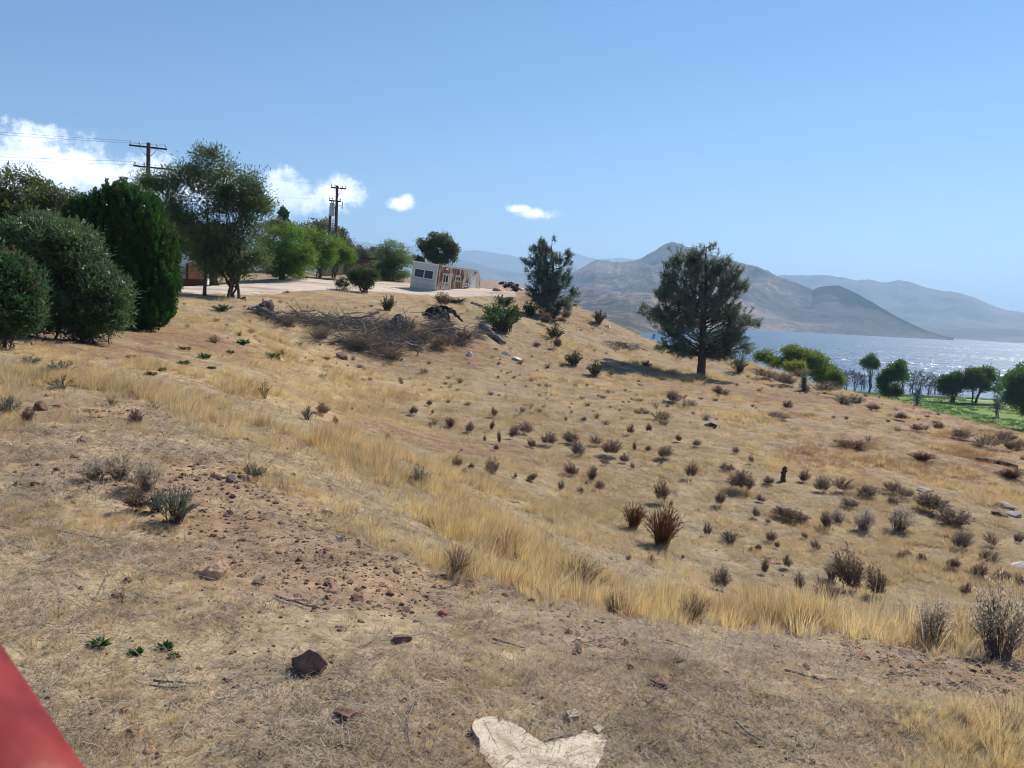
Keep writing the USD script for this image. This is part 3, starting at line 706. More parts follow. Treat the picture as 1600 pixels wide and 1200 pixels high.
# whippy top shoots belong to that tree's outline: separate sparse sapling growing through the left edge
C, R = px_blobs([(226, 290, 12, 12), (240, 315, 18, 18), (250, 345, 24)], 43, rg)
broad_tree('sapling', 'thin pale leaved sapling standing between the dark cypress and the many stemmed tree', 'tree', place(250, 462, 43), C, R, 13, 'grey_leaf', 'pale_bark', 110, 26, .22, .16, .05, .05, 2, 8, .5)
C, R = px_blobs([(300, 365, 26, 50), (335, 385, 26, 36), (262, 370, 24, 40), (345, 415, 20, 24)], 50, rg)
broad_tree('shade_tree', 'dark leafy tree behind the many stemmed tree, shading the brick yard', 'tree', place(338, 452, 49), C, R, 14, 'oak_leaf', 'bark', 330, 50, .34, .2, .07, .22, 2, 12, .45)
# row of bright green bushy trees along the far edge of the road
for i, (blobs, bx, by, d, leaf, label, n, tr) in enumerate([
    ([(450, 385, 34, 38), (432, 400, 30), (470, 395, 28), (450, 412, 24, 40), (420, 385, 22)], 441, 438, 57, 'bright_leaf', 'round bright green bushy tree nearest the road, right of the many stemmed tree', 520, .14),
    ([(492, 385, 30), (478, 375, 22), (510, 392, 26), (495, 410, 20, 28)], 497, 432, 66, 'bright_leaf', 'bright green bushy tree just left of the two utility poles', 330, .12),
    ([(525, 390, 22), (540, 398, 16), (520, 405, 18)], 523, 430, 72, 'bright_leaf', 'smaller yellow green tree at the foot of the tall utility pole', 200, .1),
    ([(612, 392, 16, 20), (622, 405, 24), (605, 415, 24), (632, 420, 18), (597, 405, 16), (610, 432, 14, 28)], 615, 443, 73, 'pale_leaf', 'pale green bushy tree just left of the rusty trailer', 360, .1)]):
    C, R = px_blobs(blobs, d, rg)
    broad_tree('bushy_tree', label, 'tree', place(bx, by, d), C, R, 20 + i, leaf, 'bark', n, 44, .32, .19, .06, tr, 3, 12, .5, .44, .8, fork=.15)
for i, (blobs, bx, d, leaf, label) in enumerate([
    ([(500, 358, 16, 24), (485, 368, 14, 20), (520, 365, 12), (465, 362, 12, 18)], 500, 95, 'grey_leaf', 'pale grey green tree far behind the bright green bushes'),
    ([(535, 378, 12), (528, 365, 10), (540, 390, 10)], 535, 100, 'grey_leaf', 'thin pale tree showing just right of the tall utility pole'),
    ([(563, 396, 10, 12), (575, 402, 10), (552, 400, 8)], 563, 110, 'grey_leaf', 'small pale tree far off between the pole and the pale bush'),
    ([(585, 398, 9), (594, 406, 10)], 588, 115, 'olive_leaf', 'low olive tree far off left of the pale bush'),
    ([(430, 352, 10, 14), (448, 360, 10)], 435, 100, 'grey_leaf', 'grey tree top behind the right side of the many stemmed tree')]):
    C, R = px_blobs(blobs, d, rg)
    broad_tree('background_tree', label, 'tree', place(bx, 440, d), C, R, 30 + i, leaf, 'bark', 150, 34, .42, .3, .12, .14, 2, 8, .45, .35, 1.5)
# spreading tree behind the trailer
C, R = px_blobs([(685, 378, 13, 22), (665, 385, 12, 16), (705, 390, 12, 16), (690, 395, 12, 20), (655, 402, 9, 12), (714, 400, 8, 10), (675, 400, 10, 16), (698, 405, 8, 14), (652, 406, 8, 10)], 95, rg, .9)
broad_tree('spreading_tree', 'dark spreading tree with a flat rounded crown right behind the trailer', 'tree', place(683, 440, 95), C, R, 41, 'oak_leaf', 'bark', 420, 40, .38, .26, .11, .3, 1, 16, .5, .48, 1.3)
# small dark tree on the bench
C, R = px_blobs([(568, 428, 14, 22), (556, 432, 10, 14), (580, 434, 12), (568, 442, 8, 18)], 52, rg)
broad_tree('small_tree', 'small dark round tree alone on the near side of the road', 'tree', place(572, 457, 52), C, R, 42, 'oak_leaf', 'bark', 220, 36, .2, .13, .05, .09, 3, 10, .5, .38, .7, extra=('dry_tips', 'rust_stem', 60, .08, 1, 3))
C, R = px_blobs([(530, 444, 7, 9), (540, 447, 7, 8), (535, 438, 6)], 51, rg)
broad_tree('low_bush', 'sparse pale little bush left of the small dark tree', 'bush', place(535, 456, 51), C, R, 43, 'olive_leaf', 'bark', 60, 20, .12, .1, .04, .03, 3, 8, .5)
# trees on the lakeside flat
for i, (nm, blobs, bx, by, d, leaf, label, n, stems) in enumerate([
    ('lakeside_tree', [(1390, 588, 16, 12), (1382, 600, 14, 10), (1398, 605, 12), (1408, 590, 16, 11), (1404, 575, 10, 8), (1388, 613, 8, 9), (1400, 612, 7), (1376, 590, 6)], 1390, 622, 112, 'lake_leaf', 'dark upright lakeside tree with twin stems, between the bare trees and the lawn', 300, 3),
    ('lakeside_tree', [(1355, 567, 9, 10), (1364, 562, 10, 8), (1366, 570, 8)], 1361, 590, 145, 'lake_leaf', 'small dark round tree standing in front of the water, leftmost beside the bare trees', 130, 2),
    ('lakeside_tree', [(1408, 568, 6, 6), (1409, 577, 10, 8), (1411, 588, 10)], 1411, 600, 140, 'oak_leaf', 'small pointed dark tree behind the twin stemmed lakeside tree', 110, 1),
    ('lakeside_tree', [(1482, 594, 14, 13), (1492, 603, 13), (1476, 608, 10), (1498, 588, 8), (1488, 616, 8, 10), (1470, 600, 7)], 1489, 625, 128, 'lake_leaf', 'round green tree on the lawn, left one of the close pair', 300, 3),
    ('lakeside_tree', [(1530, 588, 18, 22), (1515, 590, 14), (1548, 592, 15), (1530, 600, 12, 30), (1557, 604, 11), (1512, 606, 8), (1542, 580, 8), (1518, 582, 7)], 1522, 625, 128, 'lake_leaf', 'broad green tree with forked trunk on the lawn, right one of the close pair', 420, 2),
    ('lakeside_tree', [(1600, 600, 24, 28), (1590, 620, 24), (1605, 635, 24), (1582, 610, 16), (1620, 600, 40)], 1606, 657, 98, 'lake_leaf', 'large dark tree cut off by the right edge of the picture', 520, 2),
    ('lakeside_tree', [(1590, 588, 10, 14), (1575, 596, 12)], 1580, 622, 140, 'lake_leaf', 'green tree half hidden behind the large tree at the right edge', 140, 2)]):
    C, R = px_blobs(blobs, d, rg)
    b = at(bx, by, d); b[2] = ground_z(b[0], b[1])[0]
    broad_tree(nm, label, 'tree', b, C, R, 50 + i, leaf, 'bark', int(n * 1.15), 32, .40, .32, .13, .22, stems, 10, .5, .45, 1.4, fork=.25)
for i, (blobs, bx, by, d, leaf, label, n) in enumerate([
    ([(1215, 560, 16, 30), (1240, 556, 15, 26), (1265, 566, 18, 26), (1195, 560, 12, 18), (1285, 572, 16)], 1240, 600, 82, 'lime_leaf', 'broad light green thicket tree beyond the crest, right of the large pine', 480),
    ([(1240, 572, 8, 14), (1250, 576, 8, 10)], 1244, 590, 76, 'yellow_leaf', 'yellow leaved bush in front of the light green thicket', 90),
    ([(1295, 585, 14, 14), (1280, 590, 12), (1270, 585, 12)], 1285, 610, 84, 'lake_leaf', 'dark green bush at the right end of the light green thicket', 180),
    ([(1305, 588, 10, 9), (1308, 596, 9)], 1306, 606, 80, 'lime_leaf', 'small yellow green bush at the far right end of the thicket', 100)]):
    C, R = px_blobs(blobs, d, rg)
    b = at(bx, by, d); b[2] = ground_z(b[0], b[1])[0]
    broad_tree('thicket_bush', label, 'bush', b, C, R, 70 + i, leaf, 'bark', n, 44, .3, .22, .09, .12, 4, 10, .5, .42, 1.2, fork=.1)
# bare drowned trees along the shore
def bare_tree(px, py_base, py_top, w, d, seed, label, group):
    rng = np.random.default_rng(seed)
    b = at(px, py_base, d); b[2] = max(ground_z(b[0], b[1])[0], LAKE_Z) - .1
    h = (py_base - py_top) * d / FPX; wr = w * d / FPX / 2
    tips = b + np.stack([rng.normal(0, wr * .5, 90), rng.normal(0, wr * .5, 90), h * rng.uniform(.35, 1, 90)], 1)
    t = thing('bare_tree', label, 'tree', group)
    part(t, 'trunk', limbs(b, tips, rng, 3, .11, 14, .2, .2), 'drowned_wood')
    tw = tips[:, None] + unit(rng.normal(size=(90, 1, 3)) + [0, 0, 1]) * np.linspace(-.2, 1, 3)[None, :, None] * h * .18
    part(t, 'twigs', tubes(tw, np.ones((90, 1)) * np.array([[.05, .04, .015]]), 3), 'drowned_wood').SetCustomDataByKey('kind', 'stuff')


BARE = ['bare grey drowned tree right beside the yellow green thicket bush, second from the left', 'bare grey drowned tree just left of the small dark round tree, closer to it', 'short bare grey tree directly under the small dark round tree', 'bare grey tree between the small round tree and the twin stemmed tree',
        'bare grey drowned tree just right of the pointed dark tree', 'tallest broad bare grey drowned tree in the middle of the shore', 'broad bare grey drowned tree right of the tallest one', 'last small bare grey tree of the shore row before the lawn pair', 'bare grey tree in the water behind the close pair of lawn trees', 'leftmost small bare grey tree at the end of the thicket']
for i, (px, pb, pt, w, d) in enumerate([(1322, 606, 572, 22, 150), (1336, 606, 574, 22, 152), (1348, 604, 578, 16, 155), (1375, 603, 574, 18, 158), (1426, 604, 570, 20, 152), (1438, 603, 568, 24, 156), (1452, 603, 570, 22, 153), (1462, 602, 576, 14, 158), (1491, 596, 566, 18, 165), (1310, 602, 578, 18, 155)]):
    bare_tree(px, pb, pt, w, d, 90 + i, BARE[i], None)
for i, (px, pb, pt, w, d, lab) in enumerate([(1558, 645, 610, 14, 108, 'thin bare sapling on the pale sandy patch of the lawn'), (1432, 635, 600, 10, 112, 'thin bare sapling at the left end of the lawn'), (1428, 640, 612, 8, 100, 'spindly grey stalks rising over the crest at the lawn edge')]):
    bare_tree(px, pb, pt, w, d, 120 + i, lab, None)

# ---- conifers
def pine(name, label, base, top, width_px, d, seed, blobs, leaf, n, per, nl, nw, r_base, stems, fork):
    rng = np.random.default_rng(seed)
    C, R = px_blobs(blobs, d, rng, .95)
    tips, out = in_blobs(C, R, n, rng, .55, .40 if n > 200 else 0, .8, seed)
    t = thing(name, label, 'tree')
    H = tips[:, 2].max() - base[2]; cen = tips.mean(0)
    tt = np.linspace(0, 1, 10)[:, None]
    trunk = np.array(base) - [0, 0, .15] + tt * [0, 0, H * 1.0]; trunk[:, :2] += ((cen - np.array(base))[:2] * tt ** 1.5) + rng.normal(0, H * .006, (10, 2)) * tt
    tk = tubes(trunk[None], (r_base * (1.12 - 1.02 * tt[:, 0]))[None], 9)
    li = rng.choice(len(tips), min(90, len(tips)), replace=False); q = tips[li]
    dist = np.linalg.norm((q - trunk[0])[:, :2], axis=1)
    za = np.clip(q[:, 2] - dist * rng.uniform(.35, .75, len(q)), base[2] + H * fork, None)
    st = np.stack([np.interp(za, trunk[:, 2], trunk[:, k]) for k in range(3)], 1)
    t7 = np.linspace(0, 1, 7)[None, :, None]; md = (st + q) / 2 - np.array([0, 0, 1.0]) * (np.linalg.norm(q - st, axis=1) * .10)[:, None]
    lc = st[:, None] * (1 - t7) ** 2 + 2 * md[:, None] * t7 * (1 - t7) + q[:, None] * t7 ** 2
    lc[:, 1:] += rng.normal(0, .03, (len(q), 6, 3))
    lm = tubes(lc, (r_base * rng.uniform(.16, .30, (len(q), 1))) * (1 - .85 * t7[0, :, 0])[None], 5)
    nd = np.vstack([lc[:, 2:].reshape(-1, 3), trunk[4:]]); _, ix = cKDTree(nd).query(tips); t4 = np.linspace(0, 1, 4)[None, :, None]
    tw = tubes(nd[ix][:, None] * (1 - t4) + tips[:, None] * t4, np.ones((len(tips), 1)) * .018 * (1 - .6 * t4[0, :, 0])[None], 3)
    part(t, 'trunk', cat_mesh([tk, lm, tw]), 'bark', True)
    ax = unit(unit(tips - np.array([trunk[5, 0], trunk[5, 1], base[2] + H * .3])) * .9 + [0, 0, .35] + rng.normal(0, .38, tips.shape))
    m = n_ = len(tips) * per
    s = rng.uniform(-.26, .16, m)[:, None]
    A = np.repeat(ax, per, 0)
    P = np.repeat(tips, per, 0) + A * s + rng.normal(0, .03, (m, 3))
    D = A * .55 + unit(rng.normal(size=(m, 3))) * .9
    part(t, 'crown', needles(P, D, nl, nw, rng), leaf)
    # the shoots that carry the needles
    return t


b1 = place(865, 502, 57)
pine('pine_tree', 'young bluish pine with upright plumes on the steep bank edge', b1, 8, 90, 57, 201,
     [(848, 385, 13, 8), (863, 380, 14, 8), (832, 398, 14, 10), (822, 412, 10, 10), (889, 400, 10, 8), (880, 412, 12), (850, 410, 24, 20), (866, 405, 22, 14), (845, 430, 22, 22), (872, 432, 22, 22), (858, 450, 22, 34), (885, 462, 14, 20), (840, 455, 16, 20), (868, 470, 14, 36), (896, 460, 9, 12), (862, 484, 10, 22)],
     'young_pine_needle', 850, 42, .26, .032, .16, 1, .12)
b2 = place(1095, 590, 49.5)
pine('pine_tree', 'large grey green pine with wide open crown and dark trunk on the crest', b2, 8, 150, 49.5, 202,
     [(1090, 400, 20, 28), (1060, 402, 18, 24), (1112, 398, 16, 18), (1045, 410, 12), (1130, 415, 18, 22), (1080, 425, 26, 40), (1120, 440, 26, 36), (1150, 425, 16, 16), (1160, 445, 14, 12), (1140, 460, 22, 26), (1050, 440, 20, 22), (1035, 460, 14, 16), (1070, 465, 28, 44),
      (1115, 475, 28, 44), (1015, 480, 9, 16), (1005, 488, 7, 10), (1030, 490, 14, 24), (1150, 485, 16, 26), (1075, 500, 22, 52), (1130, 505, 20, 40), (1050, 520, 16, 36), (1110, 530, 16, 46), (1165, 500, 8, 14), (1180, 505, 8, 14), (1150, 535, 14, 26), (1040, 540, 10, 24), (1165, 545, 10, 14), (1120, 555, 9, 26), (1060, 548, 12, 30), (1135, 548, 12, 26), (1090, 545, 14, 40), (1045, 500, 18, 26), (1140, 520, 18, 30)],
     'pine_needle', 1900, 40, .26, .028, .25, 2, .17)
b3 = place(1256, 632, 47)
pine('pine_sapling', 'small grey green pine sapling on the crest right of the large pine', b3, 0, 20, 47, 203, [(1256, 595, 8, 5), (1256, 608, 10, 8), (1256, 622, 8, 10), (1254, 586, 5, 3)], 'pine_needle', 90, 34, .17, .022, .04, 1, .1)

# dense round cypress: overlapping upright plumes
def cypress(name, label, blobs, base, d, seed, plume, n, per, leaf, L, W):
    rng = np.random.default_rng(seed)
    C, R = px_blobs(blobs, d, rng, .95)
    k = rng.choice(len(C), n * 2, p=(R.prod(1) ** .67) / (R.prod(1) ** .67).sum())
    dd = unit(rng.normal(size=(n * 2, 3)))
    P = C[k] + dd * R[k] * rng.uniform(.78, 1.0, (n * 2, 1))
    inside = np.zeros(len(P), bool)
    for c, r in zip(C, R):
        inside |= (((P - c) / (r * .8)) ** 2).sum(1) < 1
    P, dd = P[~inside][:n], dd[~inside][:n]
    t = thing(name, label, 'tree')
    tr = np.array([base + [0, 0, -.1], base + [0, 0, .6], C.mean(0), C[np.argmax(C[:, 2])]])
    part(t, 'trunk', tubes(tr[None], np.array([[.16, .13, .09, .02]]), 7), 'bark', True)
    m = len(P) * per
    up = unit(dd * .45 + [0, 0, 1.0])
    h = rng.uniform(0, 1, (m, 1)); w = np.sqrt(h * (1 - h) * 4 + .02) * .5
    Pm = np.repeat(P, per, 0) + np.repeat(up, per, 0) * (h - .5) * plume * rng.uniform(.7, 1.3, (len(P), 1)).repeat(per, 0) + unit(rng.normal(size=(m, 3))) * w * plume * .42
    part(t, 'crown', leaves(Pm, np.repeat(up, per, 0) + rng.normal(size=(m, 3)) * .55, L, W, rng), leaf)
    # dense dead inner growth, a sooty mass of small twigs
    q = []
    for c, r in zip(C, R):
        nn = 260
        q.append(c + unit(rng.normal(size=(nn, 3))) * r * rng.uniform(.3, .82, (nn, 1)))
    q = np.vstack(q)
    part(t, 'inner_growth', leaves(q, rng.normal(size=q.shape) + [0, 0, 1], plume * .9, plume * .7, rng), leaf)
    return t


cypress('round_cypress', 'dense dark green rounded cypress leaning over the slope beside the oleanders',
        [(188, 318, 34, 30), (165, 345, 45, 45), (215, 350, 50, 42), (190, 390, 60, 60), (240, 400, 55, 38), (215, 440, 55, 60), (250, 450, 45, 30), (228, 485, 28, 42), (130, 340, 28, 28), (150, 380, 45, 40)],
        place(228, 512, 25), 25, 301, .29, 1900, 40, 'cypress_leaf', .085, .035)
cypress('columnar_cypress', 'narrow dark columnar cypress far behind the green bushes', [(443, 340, 12, 4), (443, 352, 14, 4.5), (443, 366, 14, 4.5)], place(443, 440, 110), 110, 302, .8, 120, 30, 'cypress_leaf', .3, .14)

# oleanders: many stems fanning from the base
def oleander(label, blobs, base, d, seed, leaf, petal, n, per, nf, name='oleander_bush'):
    rng = np.random.default_rng(seed)
    C, R = px_blobs(blobs, d, rng, .95)
    return broad_tree(name, label, 'bush', base, C, R, seed, leaf, 'bark', n, per, (.16, .15)[0], .14, .030, .03, 8, 26, .40, .40, .45, fork=.12, spread=.35, up=.55,
                      extra=('blossom', petal, nf, .042, .5, 5))


oleander('big grey green oleander with scattered white flowers in front of the cypress', [(70, 385, 45, 60), (110, 400, 50, 50), (150, 445, 48, 46), (110, 460, 60, 70), (165, 490, 34, 36), (130, 505, 28, 50), (40, 410, 50), (85, 440, 50), (30, 375, 32, 44), (60, 480, 44, 52), (20, 460, 44, 50), (100, 365, 22, 30), (172, 455, 26, 30), (60, 345, 18, 26)],
         place(130, 522, 19), 19, 311, 'oleander_leaf', 'white_petal', 1500, 40, 420)
oleander('dark oleander with crimson flowers at the left edge', [(15, 430, 45, 40), (25, 470, 42, 38), (5, 490, 40, 40), (-40, 450, 70), (40, 490, 22, 24)], place(5, 518, 15.5), 15.5, 312, 'red_oleander_leaf', 'red_petal', 800, 40, 170)

# ------------------------------------------------------------------ utility poles and wires
def cyl(a, b, ra, rb, s=10):
    return tubes(np.array([[a, np.asarray(a) * .5 + np.asarray(b) * .5, b]], float), np.array([[ra, (ra + rb) / 2, rb]]), s, True)


def utility_pole(label, px, py_top, px_b, d, arms, transformer=False):
    top = at(px, py_top, d); base = top.copy(); base[2] = ground_z(top[0], top[1])[0] - .3
    base[0] += 0.05
    t = thing('utility_pole', label, 'utility pole')
    part(t, 'pole', cyl(base, top, .19, .13, 12), 'pole_wood', True)
    att = []
    line = np.array([0.93, 0.36, 0])  # crossarms run across the line of wires
    for k, (dz, hl, shift) in enumerate(arms):
        c = top + [0, 0, -dz] + line * shift
        a = np.array([line * hl, [-.36 * .06, .93 * .06, 0], [0, 0, .055]])
        v, f = box((0, 0, 0), (2, 2, 2))
        arm = part(t, 'crossarm', (v @ a + c + np.array([.36, -.93, 0]) * .2, f), 'pole_wood')
        for s in (-.92, -.45, .45, .92):
            p = c + line * hl * s + np.array([.36, -.93, 0]) * .2
            part(arm, 'insulator', cat_mesh([cyl(p + [0, 0, .05], p + [0, 0, .16], .02, .02, 6), cyl(p + [0, 0, .14], p + [0, 0, .30], .075, .05, 8)]), 'porcelain', True)
            att.append(p + [0, 0, .3])
        part(t, 'brace', cat_mesh([cyl(c + line * hl * .5, c + [0, 0, -.75], .025, .025, 5), cyl(c - line * hl * .5, c + [0, 0, -.75], .025, .025, 5)]), 'galvanised')
    if transformer:
        p = top + [-.40, -.12, -2.9]
        tr = part(t, 'transformer', cat_mesh([cyl(p, p + [0, 0, 1.1], .25, .25, 14), cyl(p + [0, 0, 1.1], p + [0, 0, 1.18], .28, .2, 14)]), 'galvanised', 40)
        part(tr, 'bushing', cat_mesh([cyl(p + [.1, 0, 1.15], p + [.1, 0, 1.5], .05, .03, 8), cyl(p + [-.1, 0, 1.15], p + [-.1, 0, 1.5], .05, .03, 8)]), 'porcelain', True)
        c = top + [.55, 0, -2.2]
        part(t, 'fuse_cutout', cat_mesh([cyl(c, c + [0, 0, .7], .06, .06, 8), cyl(c + [-.4, 0, .3], c + [0, 0, .3], .03, .03, 6)]), 'porcelain')
    return att


A1 = utility_pole('tall utility pole with two crossarms rising behind the dark cypress', 232, 223, 230, 60, [(.35, 1.25, 0), (1.75, 1.3, .35)])
A2 = utility_pole('tall utility pole carrying a grey transformer behind the bright green trees', 527, 290, 525, 80, [(.25, .75, .1), (1.5, .55, -.2)], True)
tp = at(516, 334, 88); bp = tp.copy(); bp[2] = ground_z(tp[0], tp[1])[0]
t = thing('service_pole', 'shorter bare wooden pole just left of the transformer pole', 'pole')
part(t, 'pole', cyl(bp - [0, 0, .3], tp, .17, .15, 10), 'pole_wood', True)
part(t, 'bracket', cyl(tp + [-.35, -.15, -1.3], tp + [.1, -.15, -1.3], .08, .06, 8), 'chassis_metal')


def wire(a, b, sag, r=.008):
    t = np.linspace(0, 1, 40)[:, None]
    p = a * (1 - t) + b * t; p[:, 2] -= sag * 4 * (t * (1 - t))[:, 0]
    return tubes(p[None], np.full((1, 40), r), 4)


for i, (a, b, sg, lab) in enumerate([(A1[0], A2[0], .7, 'upper thin overhead wire strung between the two tall poles'), (A1[4], A2[4], .9, 'lower thin overhead wire strung between the two tall poles')]):
    solo('overhead_wire', wire(a, b, sg), 'wire_metal', lab, 'wire')
for i, (k, off, lab) in enumerate([(0, (-46, -9, .6), 'topmost overhead wire running out of frame to the left'), (3, (-46, -7, .6), 'second overhead wire running out of frame to the left'), (4, (-46, -9, -.8), 'lower overhead wire running left across the white cloud'), (7, (-46, -7, -.8), 'lowest overhead wire running out of frame to the left')]):
    solo('overhead_wire', wire(A1[k], A1[k] + np.array(off), .5), 'wire_metal', lab, 'wire')

# ------------------------------------------------------------------ the derelict trailer
O = at(679, 455.5, 62)
eu = unit(np.array([.56, .83, -.022])); ev = unit(np.array([-.83, .54, .098])); ev = unit(ev - eu * (ev @ eu)); ew = np.cross(eu, ev)
AX = np.array([eu, ev, ew])
TL, TW, TH_ = 5.6, 2.5, 2.0
tr = thing('derelict_trailer', 'rusty white derelict travel trailer tilted beside the road', 'trailer')


def tpart(name, boxes, mt, parent=None, bevel=0.0, smooth=False):
    return part(parent or tr, name, frame_pts(cat_mesh([box(c, s, bevel) for c, s in boxes]), O, AX), mt, smooth)


body_side = trimesh.creation.extrude_polygon(__import__('shapely').Polygon([(0, 0), (TL - .5, 0), (TL, .45), (TL, 1.35), (TL - .55, TH_), (.05, TH_), (0, TH_ - .05)]), TW)
bv = np.array(body_side.vertices)[:, [0, 2, 1]]
body = part(tr, 'body', frame_pts((bv, np.array(body_side.faces)[:, ::-1]), O, AX), 'trailer_skin')
tpart('front_panel', [((-.012, TW / 2, TH_ / 2), (.03, TW - .06, TH_ - .06))], 'trailer_front')
# front picture window: frame, two panes with a post between
fw = tpart('window', [((-.04, TW / 2, 1.50), (.05, 1.96, .06)), ((-.04, TW / 2, .86), (.05, 1.96, .06)), ((-.04, .30, 1.18), (.05, .06, .58)), ((-.04, TW - .30, 1.18), (.05, .06, .58)), ((-.045, TW / 2 - .05, 1.18), (.05, .07, .58))], 'white_paint')
tpart('pane', [((-.035, .78, 1.18), (.02, .88, .58))], 'dark_glass', fw)
tpart('pane', [((-.035, 1.70, 1.18), (.02, .86, .58))], 'dark_glass', fw)
tpart('sill', [((-.06, TW / 2, .80), (.08, 2.1, .05))], 'galvanised', fw)
tpart('trim', [((-.03, TW / 2, .55), (.03, TW, .03)), ((TL / 2, -.02, TH_ - .03), (TL - .9, .04, .06)), ((-.01, -.02, TH_ / 2), (.06, .05, TH_)), ((-.03, TW / 2, TH_ + .0), (.05, TW + .05, .07))], 'white_paint')
tpart('roof_edge', [((TL / 2 - .25, TW / 2, TH_ + .03), (TL - .6, TW + .10, .05))], 'galvanised')
# ribs of the side cladding: long shallow pressed seams
for k in range(22):
    u_ = .18 + k * .25
    tpart('rib', [((u_, -.008, 1.0 if u_ < TL - .6 else .95), (.035, .02, 1.9 if u_ < TL - .6 else 1.0))], 'trailer_skin')
for (uc, wc, su, sw, nm) in [(1.05, 1.05, .62, .60, 'window'), (2.55, 1.18, .55, .34, 'window'), (3.75, .78, .38, .22, 'window')]:
    w_ = tpart(nm, [((uc, -.03, wc + sw / 2), (su + .1, .05, .05)), ((uc, -.03, wc - sw / 2), (su + .1, .05, .05)), ((uc - su / 2, -.03, wc), (.05, .05, sw)), ((uc + su / 2, -.03, wc), (.05, .05, sw)), ((uc, -.028, wc), (.04, .04, sw))], 'white_paint')
    tpart('pane', [((uc, -.02, wc), (su, .02, sw))], 'dark_glass', w_)
tpart('awning', [((1.05, -.10, 1.42), (.95, .2, .035))], 'white_paint')
tpart('awning', [((2.5, -.05, 1.42), (.7, .1, .03))], 'white_paint')
for uu, ww, ss in ((1.05, 1.80, .28), (4.1, 1.68, .3), (4.75, 1.66, .25)):
    tpart('vent', [((uu, -.04, ww), (ss, .06, .12))], 'white_paint')
d_ = tpart('door', [((4.5, -.022, .98), (.72, .04, 1.2))], 'white_paint')
tpart('handle', [((4.22, -.055, .95), (.05, .04, .10))], 'chassis_metal', d_)
tpart('chassis', [((TL / 2, .45, -.08), (TL - .6, .1, .14)), ((TL / 2, TW - .45, -.08), (TL - .6, .1, .14)), ((.2, TW / 2, -.08), (.1, TW - .4, .12))], 'chassis_metal')
for vv in (.25, TW - .25):
    a = O + AX.T @ np.array([3.0, vv - .1, -.05]); b = O + AX.T @ np.array([3.0, vv + .1, -.05])
    part(tr, 'wheel', cyl(a, b, .32, .32, 16), 'black_rubber', 40)
for (u_, v_) in [(.5, TW - .5), (.5, 1.2)]:
    p = O + AX.T @ np.array([u_, v_, -.14]); g = ground_z(p[0], p[1])[0]
    hgt = max(p[2] - g, .05)
    part(tr, 'support_block', box((p[0], p[1], g + hgt / 2 - .03), (.4, .25, hgt + .05)), 'grey_rock')

# ------------------------------------------------------------------ yard at the left: house, walls, fence
def yard_box(px0, px1, py0, py1, d, depth, rz=.0):
    a, b = at(px0, py1, d), at(px1, py1, d); zt = at(px0, py0, d)[2]
    return (a + b) / 2, abs(b[0] - a[0]), zt


hd = 66
t = thing('house', 'low house with grey roof and tan walls half hidden behind the dark cypress', 'house')
c = at(262, 440, hd); g = 1.2 + EYE
part(t, 'wall', box((c[0], c[1] + 3, g + 1.1), (9.0, 6.0, 2.5)), 'tan_plaster')
rf = trimesh.creation.extrude_polygon(__import__('shapely').Polygon([(-3.7, 0), (3.7, 0), (0, 1.35)]), 9.8)
v = np.array(rf.vertices); v = np.stack([v[:, 2] - 4.9 + c[0], v[:, 0] + c[1] + 3, v[:, 1] + g + 2.36], 1)
part(t, 'roof', (v, rf.faces), 'grey_roof')
part(t, 'fascia', box((c[0], c[1] - .73, g + 2.34), (9.8, .05, .18)), 'white_paint')
for xo in (1.2, 3.1):
    w_ = part(t, 'window', cat_mesh([box((c[0] + xo, c[1] - .03, g + 1.95), (1.1, .08, .08)), box((c[0] + xo, c[1] - .03, g + .95), (1.1, .08, .08)), box((c[0] + xo - .52, c[1] - .03, g + 1.45), (.07, .08, .95)), box((c[0] + xo + .52, c[1] - .03, g + 1.45), (.07, .08, .95))]), 'white_paint')
    part(w_, 'pane', box((c[0] + xo, c[1] - .005, g + 1.45), (1.0, .03, .95)), 'dark_glass')
# parked pale camper van end beside the brick wall
c = at(322, 440, 60); gz = ground_z(c[0], c[1])[0]
t = thing('camper', 'white camper body parked behind the brick wall, partly hidden by trees', 'camper')
part(t, 'body', box((c[0] - 1.2, c[1] + 1.4, gz + 1.55), (3.4, 2.0, 1.5), .12), 'white_paint')
part(t, 'cab', box((c[0] - 1.2, c[1] + 1.4, gz + .75), (4.4, 1.9, .8), .15), 'tan_plaster')
part(t, 'window', box((c[0] - .9, c[1] + .385, gz + 1.6), (1.0, .03, .5)), 'dark_glass')
for xo in (-2.7, .3):
    part(t, 'wheel', cyl((c[0] + xo, c[1] + .35, gz + .33), (c[0] + xo, c[1] + .6, gz + .33), .33, .33, 14), 'black_rubber', 40)


